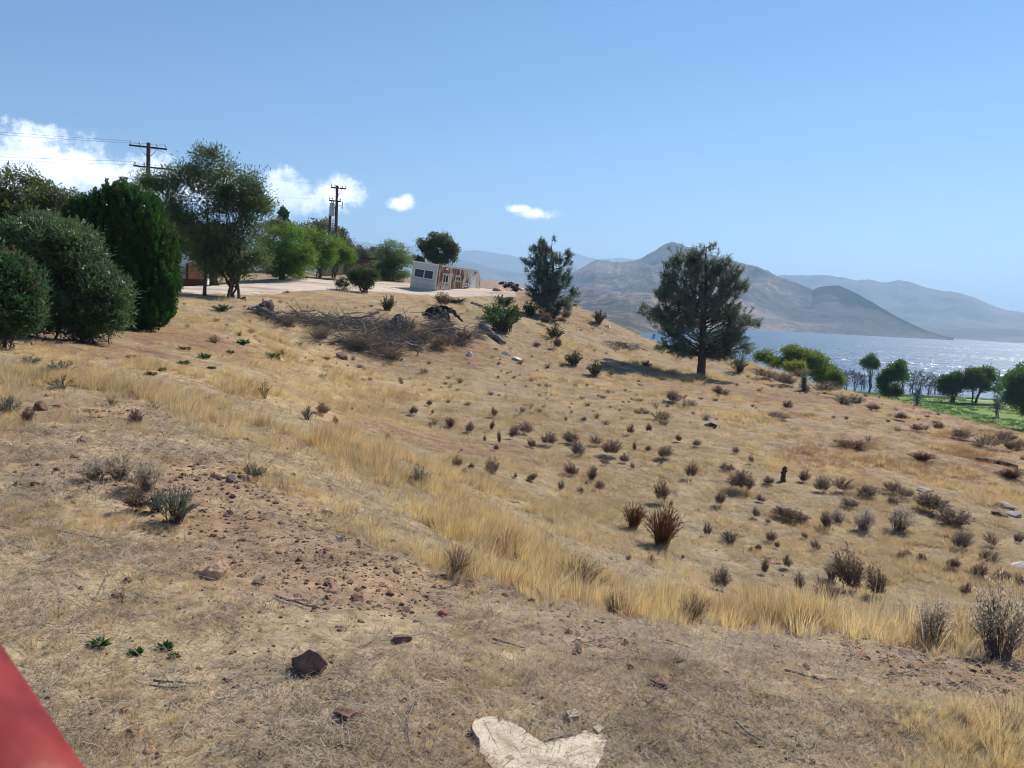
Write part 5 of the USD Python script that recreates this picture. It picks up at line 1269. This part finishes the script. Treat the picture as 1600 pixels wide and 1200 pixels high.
foliage('grey_twig_leaf', (0.15, 0.125, 0.105), (0.40, 0.34, 0.28), 0.3, 3.0, 0.8)
S, B, D_, G_, O_, P_, W_, T_ = 'sage_shrub', 'broom_shrub', 'dry_shrub', 'green_shrub', 'olive_shrub', 'pale_shrub', 'leafy_weed', 'stalk_weed'
SHRUBS = [(647, 648, 17, 14, D_, 'a'), (669, 633, 12, 10, D_, 'a'), (675, 647, 9, 8, D_, 'a'), (773, 653, 10, 17, D_, 'a'), (767, 675, 11, 18, D_, 'a'), (734, 677, 22, 18, D_, 'a'), (675, 667, 19, 12, D_, 'a'), (703, 669, 18, 16, B, 'reddish tuft between small dark shrubs by the faint track'),
          (780, 694, 11, 24, D_, 'a'), (758, 691, 7, 13, D_, 'a'), (803, 687, 19, 24, D_, 'b'), (825, 680, 28, 23, D_, 'dense dark shrub at the upper left of the middle belt'), (856, 697, 28, 22, D_, 'b'), (775, 705, 11, 10, D_, 'a'), (832, 700, 18, 14, D_, 'b'), (883, 659, 11, 8, D_, 'c'), (911, 659, 11, 8, D_, 'c'),
          (894, 694, 36, 20, D_, 'b'), (903, 713, 34, 26, D_, 'b'), (931, 697, 22, 18, D_, 'b'), (953, 712, 32, 28, D_, 'b'), (975, 724, 20, 14, D_, 'b'), (988, 733, 8, 12, D_, 'b'), (946, 727, 15, 12, D_, 'b'), (984, 680, 16, 18, D_, 'c'), (1014, 677, 12, 15, D_, 'c'), (991, 705, 6, 18, D_, 'b'), (1036, 717, 34, 20, D_, 'spreading dark shrub at the right end of the middle belt'),
          (1012, 706, 11, 10, D_, 'b'), (1061, 691, 16, 12, D_, 'c'), (1089, 698, 20, 12, D_, 'c'), (1033, 727, 8, 10, D_, 'b'), (1078, 748, 24, 30, D_, 'v shaped dark shrub standing alone in the middle of the basin'), (1033, 787, 32, 40, D_, 'tall open forked shrub just above the rusty broom shrubs'), (1048, 792, 8, 11, D_, 'e'),
          (767, 748, 26, 36, D_, 'brown shrub standing alone behind the tall gold grass'), (714, 733, 16, 19, B, 'small reddish shrub left of the lone brown shrub'), (725, 744, 11, 12, D_, 'a'), (736, 733, 13, 10, D_, 'a'), (894, 744, 22, 22, D_, 'b'), (923, 753, 28, 28, D_, 'dark shrub in the middle of the lower trio'), (939, 767, 18, 18, D_, 'darkest shrub at the lower end of the lower trio'), (830, 752, 22, 12, D_, 'b'), (806, 748, 10, 10, D_, 'a'),
          (875, 767, 10, 18, S, 'b'), (906, 772, 12, 12, S, 'small greyish shrub below the lower trio'), (989, 825, 36, 42, B, 'smaller rusty brown broom shrub, left of the rusty pair'), (1033, 855, 56, 62, B, 'larger rusty brown broom shrub, right of the rusty pair'), (980, 878, 11, 12, D_, 'e'), (1020, 881, 19, 15, D_, 'e'), (1067, 873, 8, 8, D_, 'e'),
          (905, 925, 84, 60, 'dry_weed', 'big grey brown dry weed clump on the rim among gold grass'), (655, 760, 30, 30, S, 'faint grey weed at the top of the gold grass bank'),
          (1150, 709, 17, 12, D_, 'c'), (1174, 725, 10, 16, D_, 'c'), (1135, 737, 30, 14, D_, 'b'), (1155, 769, 52, 34, D_, 'wide dome shaped shrub left of the grey cut stump'), (1202, 757, 24, 14, D_, 'low shrub touching the grey cut stump on its left'), (1255, 753, 28, 20, D_, 'spiky shrub just right of the grey cut stump'), (1189, 785, 18, 11, D_, 'e'), (1124, 791, 22, 23, D_, 'leaning shrub below the wide dome shaped shrub'),
          (1285, 769, 34, 26, D_, 'd'), (1311, 769, 40, 24, D_, 'd'), (1349, 776, 38, 20, D_, 'd'), (1330, 795, 36, 16, D_, 'd'), (1397, 772, 30, 22, D_, 'd'), (1416, 780, 22, 18, D_, 'd'), (1397, 789, 22, 14, D_, 'd'), (1454, 802, 56, 30, D_, 'd'), (1495, 821, 56, 30, D_, 'd'), (1405, 829, 48, 40, P_, 'larger whitish topped shrub under the dark belt, right of two'), (1349, 829, 38, 36, P_, 'smaller whitish topped shrub under the dark belt, left of two'),
          (1291, 828, 32, 28, D_, 'round dark shrub at the left of the whitish topped shrubs'), (1310, 818, 26, 26, P_, 'pale weed behind the round dark shrub'), (1227, 808, 30, 18, D_, 'd'), (1246, 816, 38, 18, D_, 'd'), (1182, 810, 18, 18, D_, 'e'), (1199, 817, 11, 10, D_, 'e'), (1203, 848, 20, 22, D_, 'e'), (1213, 857, 14, 12, D_, 'e'), (1257, 843, 13, 10, D_, 'e'), (1275, 860, 20, 18, D_, 'e'), (1105, 838, 17, 24, D_, 'e'), (1140, 850, 30, 22, S, 'greyish low shrub on the basin floor left of the small dark ones'),
          (1184, 861, 14, 10, D_, 'e'), (1172, 861, 9, 8, D_, 'e'), (1193, 898, 18, 28, D_, 'e'), (1229, 889, 18, 20, D_, 'e'), (1248, 923, 28, 28, D_, 'dark shrub midway between the lone round shrub and the largest shrub'), (1124, 923, 40, 38, D_, 'lone dark round shrub on bare ground above the rim grass'), (1289, 947, 44, 42, D_, 'dark shrub at the lower left of the largest shrub'), (1330, 925, 72, 74, D_, 'largest dark shrub of the basin, upright main clump'), (1374, 936, 56, 52, D_, 'dark shrub leaning out right of the largest shrub'),
          (1300, 905, 30, 40, P_, 'pale stalky weed behind the largest shrub on its left'), (1407, 873, 18, 15, D_, 'f'), (1420, 868, 12, 10, D_, 'f'), (1441, 878, 20, 15, D_, 'f'), (1488, 890, 30, 17, D_, 'f'), (1527, 903, 30, 26, D_, 'f'), (1540, 881, 48, 22, D_, 'f'), (1506, 932, 18, 22, D_, 'f'), (1570, 912, 30, 22, D_, 'f'), (1499, 860, 48, 34, D_, 'olive brown bush at the right side of the basin'), (1551, 856, 30, 22, D_, 'f'), (1589, 849, 22, 18, D_, 'f'), (1595, 920, 24, 24, D_, 'f'),
          (1454, 1012, 66, 84, P_, 'pale seeded shrub on the right rim, left of two'), (1560, 1034, 84, 124, P_, 'tall pale seeded shrub on the right rim, at the frame edge'), (1602, 1020, 60, 100, P_, 'pale seeded shrub cut by the right frame edge'),
          (1499, 686, 34, 18, D_, 'g'), (1540, 701, 44, 22, D_, 'g'), (1577, 705, 34, 20, D_, 'g'), (1407, 657, 18, 12, D_, 'g'), (1429, 673, 18, 12, D_, 'g'), (1567, 692, 30, 20, D_, 'g'), (1598, 702, 20, 20, D_, 'g'), (1465, 672, 20, 12, D_, 'g'), (1223, 602, 40, 22, D_, 'g'), (1281, 614, 44, 20, D_, 'g'), (1245, 590, 36, 16, D_, 'g'), (1317, 632, 34, 16, S, 'greyish bush on the crest right of the pine sapling'), (1365, 642, 22, 12, D_, 'g'), (1340, 630, 20, 12, S, 'g'), (1196, 592, 34, 16, D_, 'g'), (1212, 655, 30, 14, D_, 'g'), (1228, 640, 18, 16, D_, 'g'), (1440, 720, 40, 14, B, 'low rusty growth on the right slope below the crest'), (1330, 700, 60, 12, B, 'faint rusty growth in the middle of the right slope'), (1580, 745, 50, 12, B, 'rusty growth below the dark half buried timber'),
          (896, 571, 28, 22, O_, 'h'), (929, 587, 26, 22, O_, 'h'), (1009, 575, 16, 12, O_, 'h'), (1155, 582, 30, 28, S, 'grey green round bush right beside the large pine trunk'), (935, 505, 24, 20, O_, 'yellow green bush on the shoulder right of the young pine'), (828, 494, 26, 24, G_, 'dark green bush in the shade left of the young pine'), (866, 530, 30, 22, O_, 'h'), (871, 546, 20, 18, D_, 'h'), (841, 542, 14, 9, D_, 'h'), (1050, 629, 46, 18, D_, 'dark low brush patch below the pine shade'), (1127, 620, 30, 16, D_, 'h'), (850, 508, 30, 20, D_, 'h'), (885, 500, 26, 20, D_, 'h'), (953, 588, 16, 10, D_, 'h'),
          (605, 486, 26, 25, O_, 'sage green bush on the slope lip above the brush pile'), (692, 479, 34, 24, D_, 'dark leaning bush on the lip below the trailer'), (785, 517, 60, 42, G_, 'largest bright green bush on the bank below the scrap heap'), (787, 477, 36, 16, O_, 'olive bush on the lip above the large green bush'), (805, 502, 22, 24, O_, 'olive bush touching the large green bush on its right'), (770, 500, 40, 26, G_, 'green bush leaning left of the largest green bush'), (725, 535, 40, 22, D_, 'brown dry bush at the right end of the brush pile'), (560, 545, 60, 26, 'dry_weed', 'grey dry weeds tangled in the lower middle of the brush pile'), (610, 560, 56, 24, 'dry_weed', 'dry grey weeds at the lowest edge of the brush pile'), (500, 528, 50, 22, 'dry_weed', 'grey dry weeds at the left part of the brush pile'), (655, 535, 50, 24, 'dry_weed', 'dry weeds under the dark root mass'), (450, 508, 36, 18, 'dry_weed', 'thin dry weeds at the left tip of the brush pile'), (690, 545, 50, 22, D_, 'dark brown bush below the dark root mass'), (640, 515, 40, 22, 'dry_weed', 'dry weeds between the upturned stump and the root mass'),
          (588, 492, 10, 8, D_, 'h'), (447, 459, 14, 5, D_, 'small dark tuft by the near edge of the road'), (347, 486, 34, 10, G_, 'low green weed patch on the bench below the road tree'), (712, 474, 40, 8, G_, 'low green weed patch on the lip right of the dark leaning bush'),
          (211, 667, 25, 26, D_, 'round dark dry shrub alone on the terrace rim at left'), (93, 590, 54, 28, S, 'grey mounded sage in the left grass'), (95, 610, 50, 24, T_, 'yellowish weeds in front of the grey mounded sage'), (48, 567, 32, 12, S, 'low grey sage under the oleanders'), (12, 648, 38, 30, S, 'grey weed at the left edge beside the reddish stones'), (42, 663, 30, 26, D_, 'greyish dry shrub left of the reddish stones'), (148, 754, 54, 38, P_, 'dry pale shrub at the left of the terrace clump'), (190, 752, 50, 44, P_, 'thin pale seeded weed in the middle of the terrace clump'), (228, 770, 56, 50, P_, 'pale straw coloured weed behind the silvery sage'), (272, 817, 60, 58, S, 'silvery grey sage shrub, front one of the terrace clump'), (215, 797, 60, 34, D_, 'brown dry shrub in the shade beside the silvery sage'), (245, 800, 40, 36, S, 'darker sage touching the silvery sage on its left'), (395, 747, 38, 24, S, 'grey sage with stones at the terrace rim'),
          (381, 537, 20, 12, W_, 'bright green leafy weed at the edge of the gold slope'), (318, 560, 22, 12, W_, 'w'), (288, 547, 18, 10, W_, 'w'), (253, 580, 16, 10, W_, 'w'), (237, 586, 16, 10, W_, 'w'), (287, 569, 16, 10, W_, 'w'), (172, 590, 16, 10, W_, 'w'), (261, 621, 14, 11, W_, 'w'), (303, 632, 18, 16, W_, 'w'), (322, 629, 18, 14, W_, 'w'), (345, 644, 18, 12, W_, 'w'), (258, 507, 10, 8, W_, 'w'), (360, 552, 12, 8, W_, 'w'), (330, 575, 12, 8, W_, 'w'), (205, 560, 14, 8, W_, 'w'),
          (216, 622, 22, 18, T_, 'yellow green stalky weed above the round dark terrace shrub'), (174, 634, 26, 16, T_, 'yellow green stalky weed behind the terrace rim'), (240, 640, 24, 14, T_, 'yellow green weeds just right of the terrace shrub'), (426, 562, 24, 18, W_, 'leafy weed beside the white stone on the slope'), (505, 650, 26, 20, D_, 'thin dark weed at the top of the bare track'), (480, 657, 20, 22, S, 'grey weed beside the thin dark weed'), (413, 624, 24, 32, T_, 'tall green stalky weed on the gold slope'), (525, 668, 14, 18, D_, 'a'), (550, 641, 7, 6, D_, 'a'), (577, 640, 6, 6, D_, 'a'), (605, 690, 10, 16, D_, 'a'), (592, 700, 14, 12, T_, 'a'),
          (155, 1015, 34, 20, W_, 'bright green leafy weed in the straw near the red rail'), (212, 1026, 22, 16, W_, 'small green weed casting a dark shadow, middle of three'), (258, 1018, 22, 20, W_, 'grey green weed at the right of the three green weeds'), (272, 1030, 16, 14, W_, 'tiny green weed touching the grey green weed'), (190, 940, 8, 34, T_, 'single thin green stalk with a yellow bud'),
          (555, 712, 20, 20, S, 'faint grey weed in the lower gold slope'), (790, 870, 50, 40, 'dry_weed', 'loose straw coloured weed in the gold grass bank'), (1085, 975, 46, 50, 'dry_weed', 'tall thin dry weed on the rim left of the bare ground'), (960, 960, 40, 40, 'dry_weed', 'spindly dry weed right of the big grey brown clump'), (1240, 990, 40, 30, 'dry_weed', 'low dry weed at the rim near the bare clods'), (712, 905, 44, 54, 'dry_weed', 'rusty dry weed tuft rising from the near end of the gold bank')]
LBL = {'a': 'a'}
GP = ground_at([(s[0], s[1]) for s in SHRUBS])
proto, count = {}, {}
rng = np.random.default_rng(77)
mat_names = M
NVAR = {'dry_shrub': 12, 'broom_shrub': 3, 'sage_shrub': 4, 'pale_shrub': 4, 'dry_weed': 3, 'green_shrub': 3, 'olive_shrub': 3, 'leafy_weed': 3, 'stalk_weed': 2}
for s, p in zip(SHRUBS, GP):
    dd = np.dot(p - EYEP, fwd)
    w, h = s[2] * dd / FPX * 1.12, s[3] * dd / FPX * 1.15
    lab, grp = AREA[s[5]] if s[5] in AREA else (s[5], None)
    if grp:
        lab += ', ' + nth(sum(1 for o in SHRUBS if o[5] == s[5] and (o[0], o[1]) < (s[0], s[1])))
        w *= {'d': 1.3, 'b': 1.15, 'g': 1.3}.get(s[5], 1)
    dep = w * rng.uniform(.8, 1.1)
    m = mat4(p, rng.uniform(0, 6.28), (w, w, h), (rng.normal(0, .08), rng.normal(0, .08)))
    n_ = count.get(s[4], 0); count[s[4]] = n_ + 1; var = n_ % NVAR[s[4]]
    if n_ < NVAR[s[4]]:
        t = thing(s[4], lab, 'weed' if 'weed' in s[4] else 'shrub', grp, m)
        shrub_parts(s[4], t, 1000 + n_ + sum(map(ord, s[4])))
        proto[s[4], var] = t
    else:
        copy_of(proto[s[4], var], lab, 'weed' if 'weed' in s[4] else 'shrub', grp, m)


# ------------------------------------------------------------------ dry grass, litter, pebbles: uncountable ground cover
def tuft(seed, n, lean, width=.017, flat=.5):
    rng = np.random.default_rng(seed)
    a = rng.uniform(0, 6.28, n); o = np.stack([np.cos(a), np.sin(a), 0 * a], 1)
    b = o * np.sqrt(rng.uniform(0, 1, (n, 1))) * .32
    h = rng.uniform(.45, 1.0, (n, 1))
    tip = b + o * flat * rng.uniform(.1, 1, (n, 1)) * h + np.array([lean, lean * .3, 0]) * h ** 2 + np.array([0, 0, 1.0]) * h
    mid = b * .55 + tip * .45 + np.array([0, 0, .12]) * h - np.array([lean, lean * .3, 0]) * h * .22
    W = unit(np.cross(tip - b, rng.normal(size=(n, 3)))) * width * rng.uniform(.6, 1.2, (n, 1))
    V = np.stack([b - W / 2, b + W / 2, mid + W * .4, mid - W * .4, tip], 1)
    V[:, :2, 2] -= .05
    k = np.arange(n)[:, None] * 5
    return V.reshape(-1, 3), np.vstack([k + [0, 1, 2], k + [0, 2, 3], k + [3, 2, 4]])


def instancer(name, protos, idx, pos, rz, scale, label, cat, tilt=None):
    pi = UsdGeom.PointInstancer.Define(stage, '/World/' + numbered(name))
    paths = []
    for k, (v, m_) in enumerate(protos):
        q = usdkit.mesh(stage, f'{pi.GetPath()}/tuft_{k:03d}' if k else f'{pi.GetPath()}/tuft', v, M[m_])
        paths.append(q.GetPath())
    pi.CreatePrototypesRel().SetTargets(paths)
    pi.CreateProtoIndicesAttr(Vt.IntArray.FromNumpy(idx.astype(np.int32)))
    pi.CreatePositionsAttr(Vt.Vec3fArray.FromNumpy(pos.astype(np.float32)))
    q = np.zeros((len(rz), 4)); q[:, 2] = np.sin(rz / 2); q[:, 3] = np.cos(rz / 2)
    pi.CreateOrientationsAttr(Vt.QuathArray([Gf.Quath(float(c), 0, 0, float(s)) for s, c in zip(q[:, 2], q[:, 3])]))
    pi.CreateScalesAttr(Vt.Vec3fArray.FromNumpy(scale.astype(np.float32)))
    return tag(pi, label, cat, kind='stuff')


def polar(n, r0, r1, th, rng):
    u, l = rng.uniform(-th, th, n), rng.uniform(math.log(r0), math.log(r1), n)
    r = np.exp(l)
    return r * np.sin(u), r * np.cos(u), r


def off_slab(x, y, rng, keep=.25):
    from shapely import points as spoints, contains
    return ~contains(poly.buffer(-.015), spoints(np.stack([x, y], 1))) | (rng.uniform(0, 1, len(x)) < keep)


def grass():
    rng = np.random.default_rng(5)
    x, y, r = polar(200000, 2.4, 78, .74, rng)
    Z = np.vstack([zone(a, b) for a, b in zip(np.array_split(x, 30), np.array_split(y, 30))])
    cover, hgt, kind = Z[:, 3], Z[:, 4], Z[:, 5]
    patch = np.clip((noise2(x, y, .9, 31, 3) * 3.2 + .52), .06, 1.2) * np.clip(noise2(x, y, 4.5, 32, 2) * 2 + .8, .3, 1.2)
    rim = np.clip(noise2(x, y, 1.4, 34, 3) * 4 + .5, 0, 1)
    cover = np.where(hgt > .16, cover * (.15 + .85 * rim), cover); hgt = hgt * (.45 + .65 * rim)
    keep = rng.uniform(0, 1, len(x)) < np.clip(cover * patch, 0, 1)
    # keep off the road
    keep &= ~((r > 36) & (np.arctan2(x, y) < .02) & (ground_z(x, y, False) > EYE - .12) & (r > 39 + 26 * np.clip((np.arctan2(x, y) + .40) / .40, 0, 1)))
    keep &= off_slab(x, y, rng, .0)
    x, y, r, hgt, kind, patch = (a[keep] for a in (x, y, r, hgt, kind, patch))
    z = ground_z(x, y)
    protos = [(tuft(1, 46, .3), 'gold_blade'), (tuft(2, 44, .15, flat=.7), 'gold_blade'), (tuft(3, 40, .3, flat=.8), 'tan_blade'), (tuft(4, 46, .35, flat=.6), 'tan_blade'), (tuft(5, 40, .3, flat=.6), 'rust_blade'), (tuft(6, 26, .2, .028, .9), 'tan_blade')]
    k = kind + rng.normal(0, .28, len(x)) + noise2(x, y, 3.0, 33) * .9
    idx = np.where(k < .45, rng.choice([2, 3, 5], len(x)), np.where(k < 1.2, rng.choice([0, 1, 0, 3], len(x)), 4))
    h = hgt * rng.lognormal(0, .30, len(x)) * np.clip(.55 + patch * .5, .4, 1.2)
    stalk = (idx == 5) & (rng.uniform(0, 1, len(x)) < .35); h = np.minimum(np.where(stalk, h * 1.9, h), .42)
    w = np.clip(np.maximum(np.minimum(h, .25) * .80, .012 * r), .05, .85) * rng.uniform(.75, 1.3, len(x))
    w = np.where(r < 6, np.minimum(w, .22), w)
    instancer('dry_grass', protos, idx, np.stack([x, y, z], 1), noise2(x, y, 2.2, 36) * 7 + rng.normal(0, .8, len(x)), np.stack([w, w, h], 1), 'dry gold and tan grass covering the bank and basin', 'grass')
    return len(x)


NG = grass()


def litter():
    rng = np.random.default_rng(6)
    x, y, r = polar(330000, 2.2, 17, .78, rng)
    lit = np.concatenate([zone(a, b)[:, 6] for a, b in zip(np.array_split(x, 40), np.array_split(y, 40))])
    pt = np.clip(noise2(x, y, .55, 41) * 3.2 + .75, .10, 1.3)
    keep = (rng.uniform(0, 1, len(x)) < np.clip(lit * pt, 0, 1)) & off_slab(x, y, rng, .22)
    x, y, r = x[keep], y[keep], r[keep]; n = len(x)
    L = rng.lognormal(math.log(.048), .55, n) * np.clip(r / 5, .8, 2.0); L = np.minimum(L, .3)
    a = rng.uniform(0, 6.28, n) + noise2(x, y, 1.5, 44) * 3
    dx, dy = np.cos(a) * L / 2, np.sin(a) * L / 2
    z = ground_z(x, y)
    sl = rng.normal(0, .30, n) * L
    base = np.stack([x, y, z + .004 + np.abs(sl) * .5 + rng.uniform(0, .012, n)], 1)
    d = np.stack([dx, dy, sl * .5], 1)
    wdt = (rng.uniform(.0016, .0036, n) * np.clip(r / 4, .9, 3))[:, None]
    W = np.stack([-np.sin(a), np.cos(a), rng.normal(0, .25, n)], 1); W = unit(W) * wdt / 2
    bend = np.stack([-np.sin(a), np.cos(a), 0 * a], 1) * (rng.normal(0, .05, n) * L)[:, None]
    V = np.stack([base - d - W, base - d + W, base + bend - W, base + bend + W, base + d], 1).reshape(-1, 3)
    k = np.arange(n)[:, None] * 5
    solo('straw_litter', (V, np.vstack([k + [0, 1, 3], k + [0, 3, 2], k + [2, 3, 4]])), 'litter_straw', 'grey and yellow straw litter scattered over the terrace', 'litter', kind='stuff')


litter()


def pebbles():
    rng = np.random.default_rng(9)
    x, y, r = polar(130000, 2.2, 19, .78, rng)
    Zz = np.vstack([zone(a, b) for a, b in zip(np.array_split(x, 12), np.array_split(y, 12))])
    dirt = np.clip(1.15 - Zz[:, 6] * .75 - Zz[:, 3], 0.14, 1) * np.clip(noise2(x, y, .8, 51) * 2.5 + .6, .1, 1.2) * np.clip(1.3 - Zz[:, 3], 0, 1)
    keep = rng.uniform(0, 1, len(x)) < dirt * .55
    x, y, r = x[keep], y[keep], r[keep]; n = len(x)
    ico = trimesh.creation.icosahedron(); v0, f0 = np.array(ico.vertices), np.array(ico.faces)
    s = np.minimum(rng.lognormal(math.log(.0058), .6, n) * np.clip(r / 4.5, .8, 2.0), .035)
    V = v0[None] * (1 + rng.normal(0, .22, (n, 12, 1))) * (s[:, None, None] * np.stack([rng.uniform(.8, 1.4, n), rng.uniform(.7, 1.2, n), rng.uniform(.4, .8, n)], 1)[:, None])
    a = rng.uniform(0, 6.28, n); c, sn = np.cos(a)[:, None], np.sin(a)[:, None]
    V = np.stack([V[..., 0] * c - V[..., 1] * sn, V[..., 0] * sn + V[..., 1] * c, V[..., 2]], -1) + np.stack([x, y, ground_z(x, y) + s * .2], 1)[:, None]
    F = (np.arange(n)[:, None, None] * 12 + f0[None]).reshape(-1, 3)
    solo('gravel', (V.reshape(-1, 3), F), 'pebble_rock', 'reddish gravel and small clods over the bare patches', 'gravel', kind='stuff')


pebbles()
# low grey weeds dotted everywhere through the grass
def low_weeds():
    rng = np.random.default_rng(12)
    protos = []
    for k in range(6):
        P = fan(rng, 40, .25, .5, 1.0, .3)
        tb = tubes(P, .012 * np.array([[1, .85, .65, .45, .22]]) * np.ones((40, 1)), 3)
        Q, D = along(P, rng, 420, .1, 1.0)
        protos.append((cat_mesh([tb, leaves(Q, D + rng.normal(0, .7, Q.shape), .11, .03, rng)]), ('grey_twig_leaf', 'straw_stem')[k % 2]))
    x, y, r = polar(1500, 26, 62, .70, rng)
    Zz = np.vstack([zone(a, b) for a, b in zip(np.array_split(x, 4), np.array_split(y, 4))])
    zz = ground_z(x, y, False) - EYE
    k = (Zz[:, 6] < .7) & (rng.uniform(0, 1, len(x)) < np.clip(noise2(x, y, 5, 71, 3) * 3.2 + .35, .04, 1)) & ~((zz > -.12) & (r > 38))
    x, y, r = x[k], y[k], r[k]
    h = rng.lognormal(math.log(.13), .35, len(x)); w = h * rng.uniform(1.1, 2.4, len(x))
    instancer('low_weeds', [(p[0], p[1]) for p in protos], rng.integers(0, 6, len(x)), np.stack([x, y, ground_z(x, y)], 1), rng.uniform(0, 6.28, len(x)), np.stack([w, w, h], 1), 'low grey and brown dead weeds dotted through the dry grass', 'weeds')


low_weeds()
# single dead twigs and long stalks lying on the litter
TW = [(690, 920, 740, 905, .006), (318, 1108, 492, 1050, .004), (430, 932, 500, 958, .008), (850, 1160, 1000, 1130, .005), (1010, 1100, 1080, 1076, .005), (930, 1055, 985, 1028, .004), (1040, 1008, 1080, 1022, .005), (1090, 1120, 1100, 1190, .004), (1385, 1058, 1430, 1046, .006),
      (1365, 1093, 1374, 1064, .004), (1225, 1055, 1320, 1068, .007), (560, 1020, 600, 985, .003), (630, 1010, 680, 1000, .003), (240, 890, 236, 925, .005), (240, 1070, 310, 1076, .006), (120, 1000, 180, 995, .003), (170, 900, 140, 950, .003), (60, 880, 130, 855, .004), (90, 830, 160, 845, .006), (770, 1000, 820, 1012, .007),
      (900, 1010, 960, 1002, .004), (1280, 1150, 1330, 1100, .004), (1150, 1130, 1200, 1165, .006), (655, 1090, 652, 1185, .005), (505, 1100, 620, 1060, .003), (470, 820, 525, 838, .004), (1180, 1090, 1240, 1110, .003), (1440, 1120, 1500, 1100, .003), (1000, 1180, 1060, 1150, .004), (730, 1075, 760, 1030, .004),
      (950, 880, 960, 940, .003), (1000, 940, 1010, 985, .003), (860, 900, 900, 960, .003), (1040, 905, 1052, 945, .003)]
for i, (x0, y0, x1, y1, r_) in enumerate(TW):
    q = ground_at([(x0, y0), ((x0 + x1) / 2, (y0 + y1) / 2), (x1, y1)])
    rng = np.random.default_rng(900 + i)
    t = np.linspace(0, 1, 8)[:, None]
    c = q[0] * (1 - t) ** 2 + 2 * (q[1] + (q[1] - (q[0] + q[2]) / 2) + rng.normal(0, .04, 3) * [1, 1, 0]) * t * (1 - t) + q[2] * t ** 2
    c[:, 2] = np.maximum(c[:, 2], ground_z(c[:, 0], c[:, 1]) + r_)+ .008
    dark = i % 3 == 2
    solo('dead_twig', tubes(c[None], (r_ * np.linspace(1, .4, 8))[None], 5, True), 'dark_twig' if dark else 'dead_wood',
         ('dark dead twig on the near terrace litter, ' if dark else 'pale dead stalk on the near terrace litter, ') + nth(sum(1 for k, o in enumerate(TW) if (k % 3 == 2) == dark and (o[0], k) < (x0, i))), 'twig', 'dark twigs on the near terrace' if dark else 'pale stalks on the near terrace')


# ------------------------------------------------------------------ lakeside lawn
def lawn():
    edge = np.array([(8, 88), (30, 78), (52, 68), (78, 60), (110, 55), (150, 60), (150, 120), (110, 138), (80, 143), (60, 146), (42, 140), (28, 125), (12, 104)], float)
    pg = __import__('shapely').Polygon(edge).buffer(3)
    from shapely import points as spoints, contains
    gx, gy = np.meshgrid(np.linspace(5, 155, 170), np.linspace(50, 150, 120), indexing='ij')
    ins = contains(pg, spoints(np.stack([gx.ravel() + noise2(gx.ravel(), gy.ravel(), 9, 61) * 7, gy.ravel() + noise2(gx.ravel(), gy.ravel(), 9, 62) * 7], 1))).reshape(gx.shape)
    z = ground_z(gx.ravel(), gy.ravel()).reshape(gx.shape) + .06
    n, m = gx.shape
    i, j = np.meshgrid(np.arange(n - 1), np.arange(m - 1), indexing='ij')
    ok = (ins[:-1, :-1] & ins[1:, :-1] & ins[1:, 1:] & ins[:-1, 1:]).ravel()
    q = np.stack([i * m + j, (i + 1) * m + j, (i + 1) * m + j + 1, i * m + j + 1], -1).reshape(-1, 4)[ok]
    used_v, q = np.unique(q, return_inverse=True); q = q.reshape(-1, 4)
    solo('lawn', (np.stack([gx, gy, z], -1).reshape(-1, 3)[used_v], np.vstack([q[:, [0, 1, 2]], q[:, [0, 2, 3]]])), 'lawn_soil', 'bright green lakeside lawn with pale sandy patches', 'lawn', kind='structure', smooth=True)
    rng = np.random.default_rng(15)
    x, y = rng.uniform(5, 130, 26000), rng.uniform(52, 146, 26000)
    k = contains(pg, spoints(np.stack([x, y], 1))) & (noise2(x, y, 11, 63, 3) > -.10) & (np.abs(x / y) < .72)
    x, y = x[k], y[k]
    instancer('lawn_grass', [(tuft(21, 16, .1, .06, .6), 'lawn_blade'), (tuft(22, 16, .2, .06, .8), 'lawn_blade')], rng.integers(0, 2, len(x)), np.stack([x, y, ground_z(x, y) + .04], 1), rng.uniform(0, 6.28, len(x)), np.stack([np.full(len(x), .9), np.full(len(x), .9), rng.uniform(.15, .4, len(x))], 1), 'green grass blades of the lakeside lawn', 'grass')


mat('lawn_soil', {'g': ('geometry', {}), 'n1': ('noise_texture', {'scale': 0.07, 'detail': 5.0, 'roughness': 0.6}), 'n2': ('noise_texture', {'scale': 1.2, 'detail': 4.0, 'roughness': 0.7}),
                  'r': ('rgb_ramp', {'ramp': [(0.36, (0.40, 0.35, 0.25)), (0.45, (0.16, 0.22, 0.05)), (0.65, (0.085, 0.17, 0.025))]}),
                  'a': ('math', {'math_type': 'multiply_add', 'value2': 0.25, 'value3': -0.12}), 's': ('math', {'math_type': 'add'}), 'p': ('principled_bsdf', {'roughness': 0.9, 'specular_ior_level': 0.15})},
    [('g.position', 'n1.vector'), ('g.position', 'n2.vector'), ('n2.fac', 'a.value1'), ('a.value', 's.value1'), ('n1.fac', 's.value2'), ('s.value', 'r.fac'), ('r.color', 'p.base_color')])
lawn()

# ------------------------------------------------------------------ red painted handrail close to the camera at the lower left
def handrail():
    e0, e1 = at(-4, 1040, .62), at(104, 1204, .56)
    off = (-.862 * rgt - .508 * upv) * .055
    d = unit(e1 - e0)
    a, b = e0 + off - d * .55, e1 + off + d * .30
    t = thing('handrail', 'red painted metal handrail sloping down at the lower left corner', 'handrail')
    part(t, 'rail', tubes(np.array([[a - d * .01, a, (a + b) / 2, b, b + d * .01]]), np.array([[.048, .055, .055, .055, .048]]), 28, True), 'red_enamel', 40)
    for p in (a + d * .06, b - d * .06):
        g = np.array([p[0], p[1], ground_z(p[0], p[1])[0] - .2])
        part(t, 'post', cyl(g, p - [0, 0, .02], .03, .03, 14), 'red_enamel', 40)


handrail()
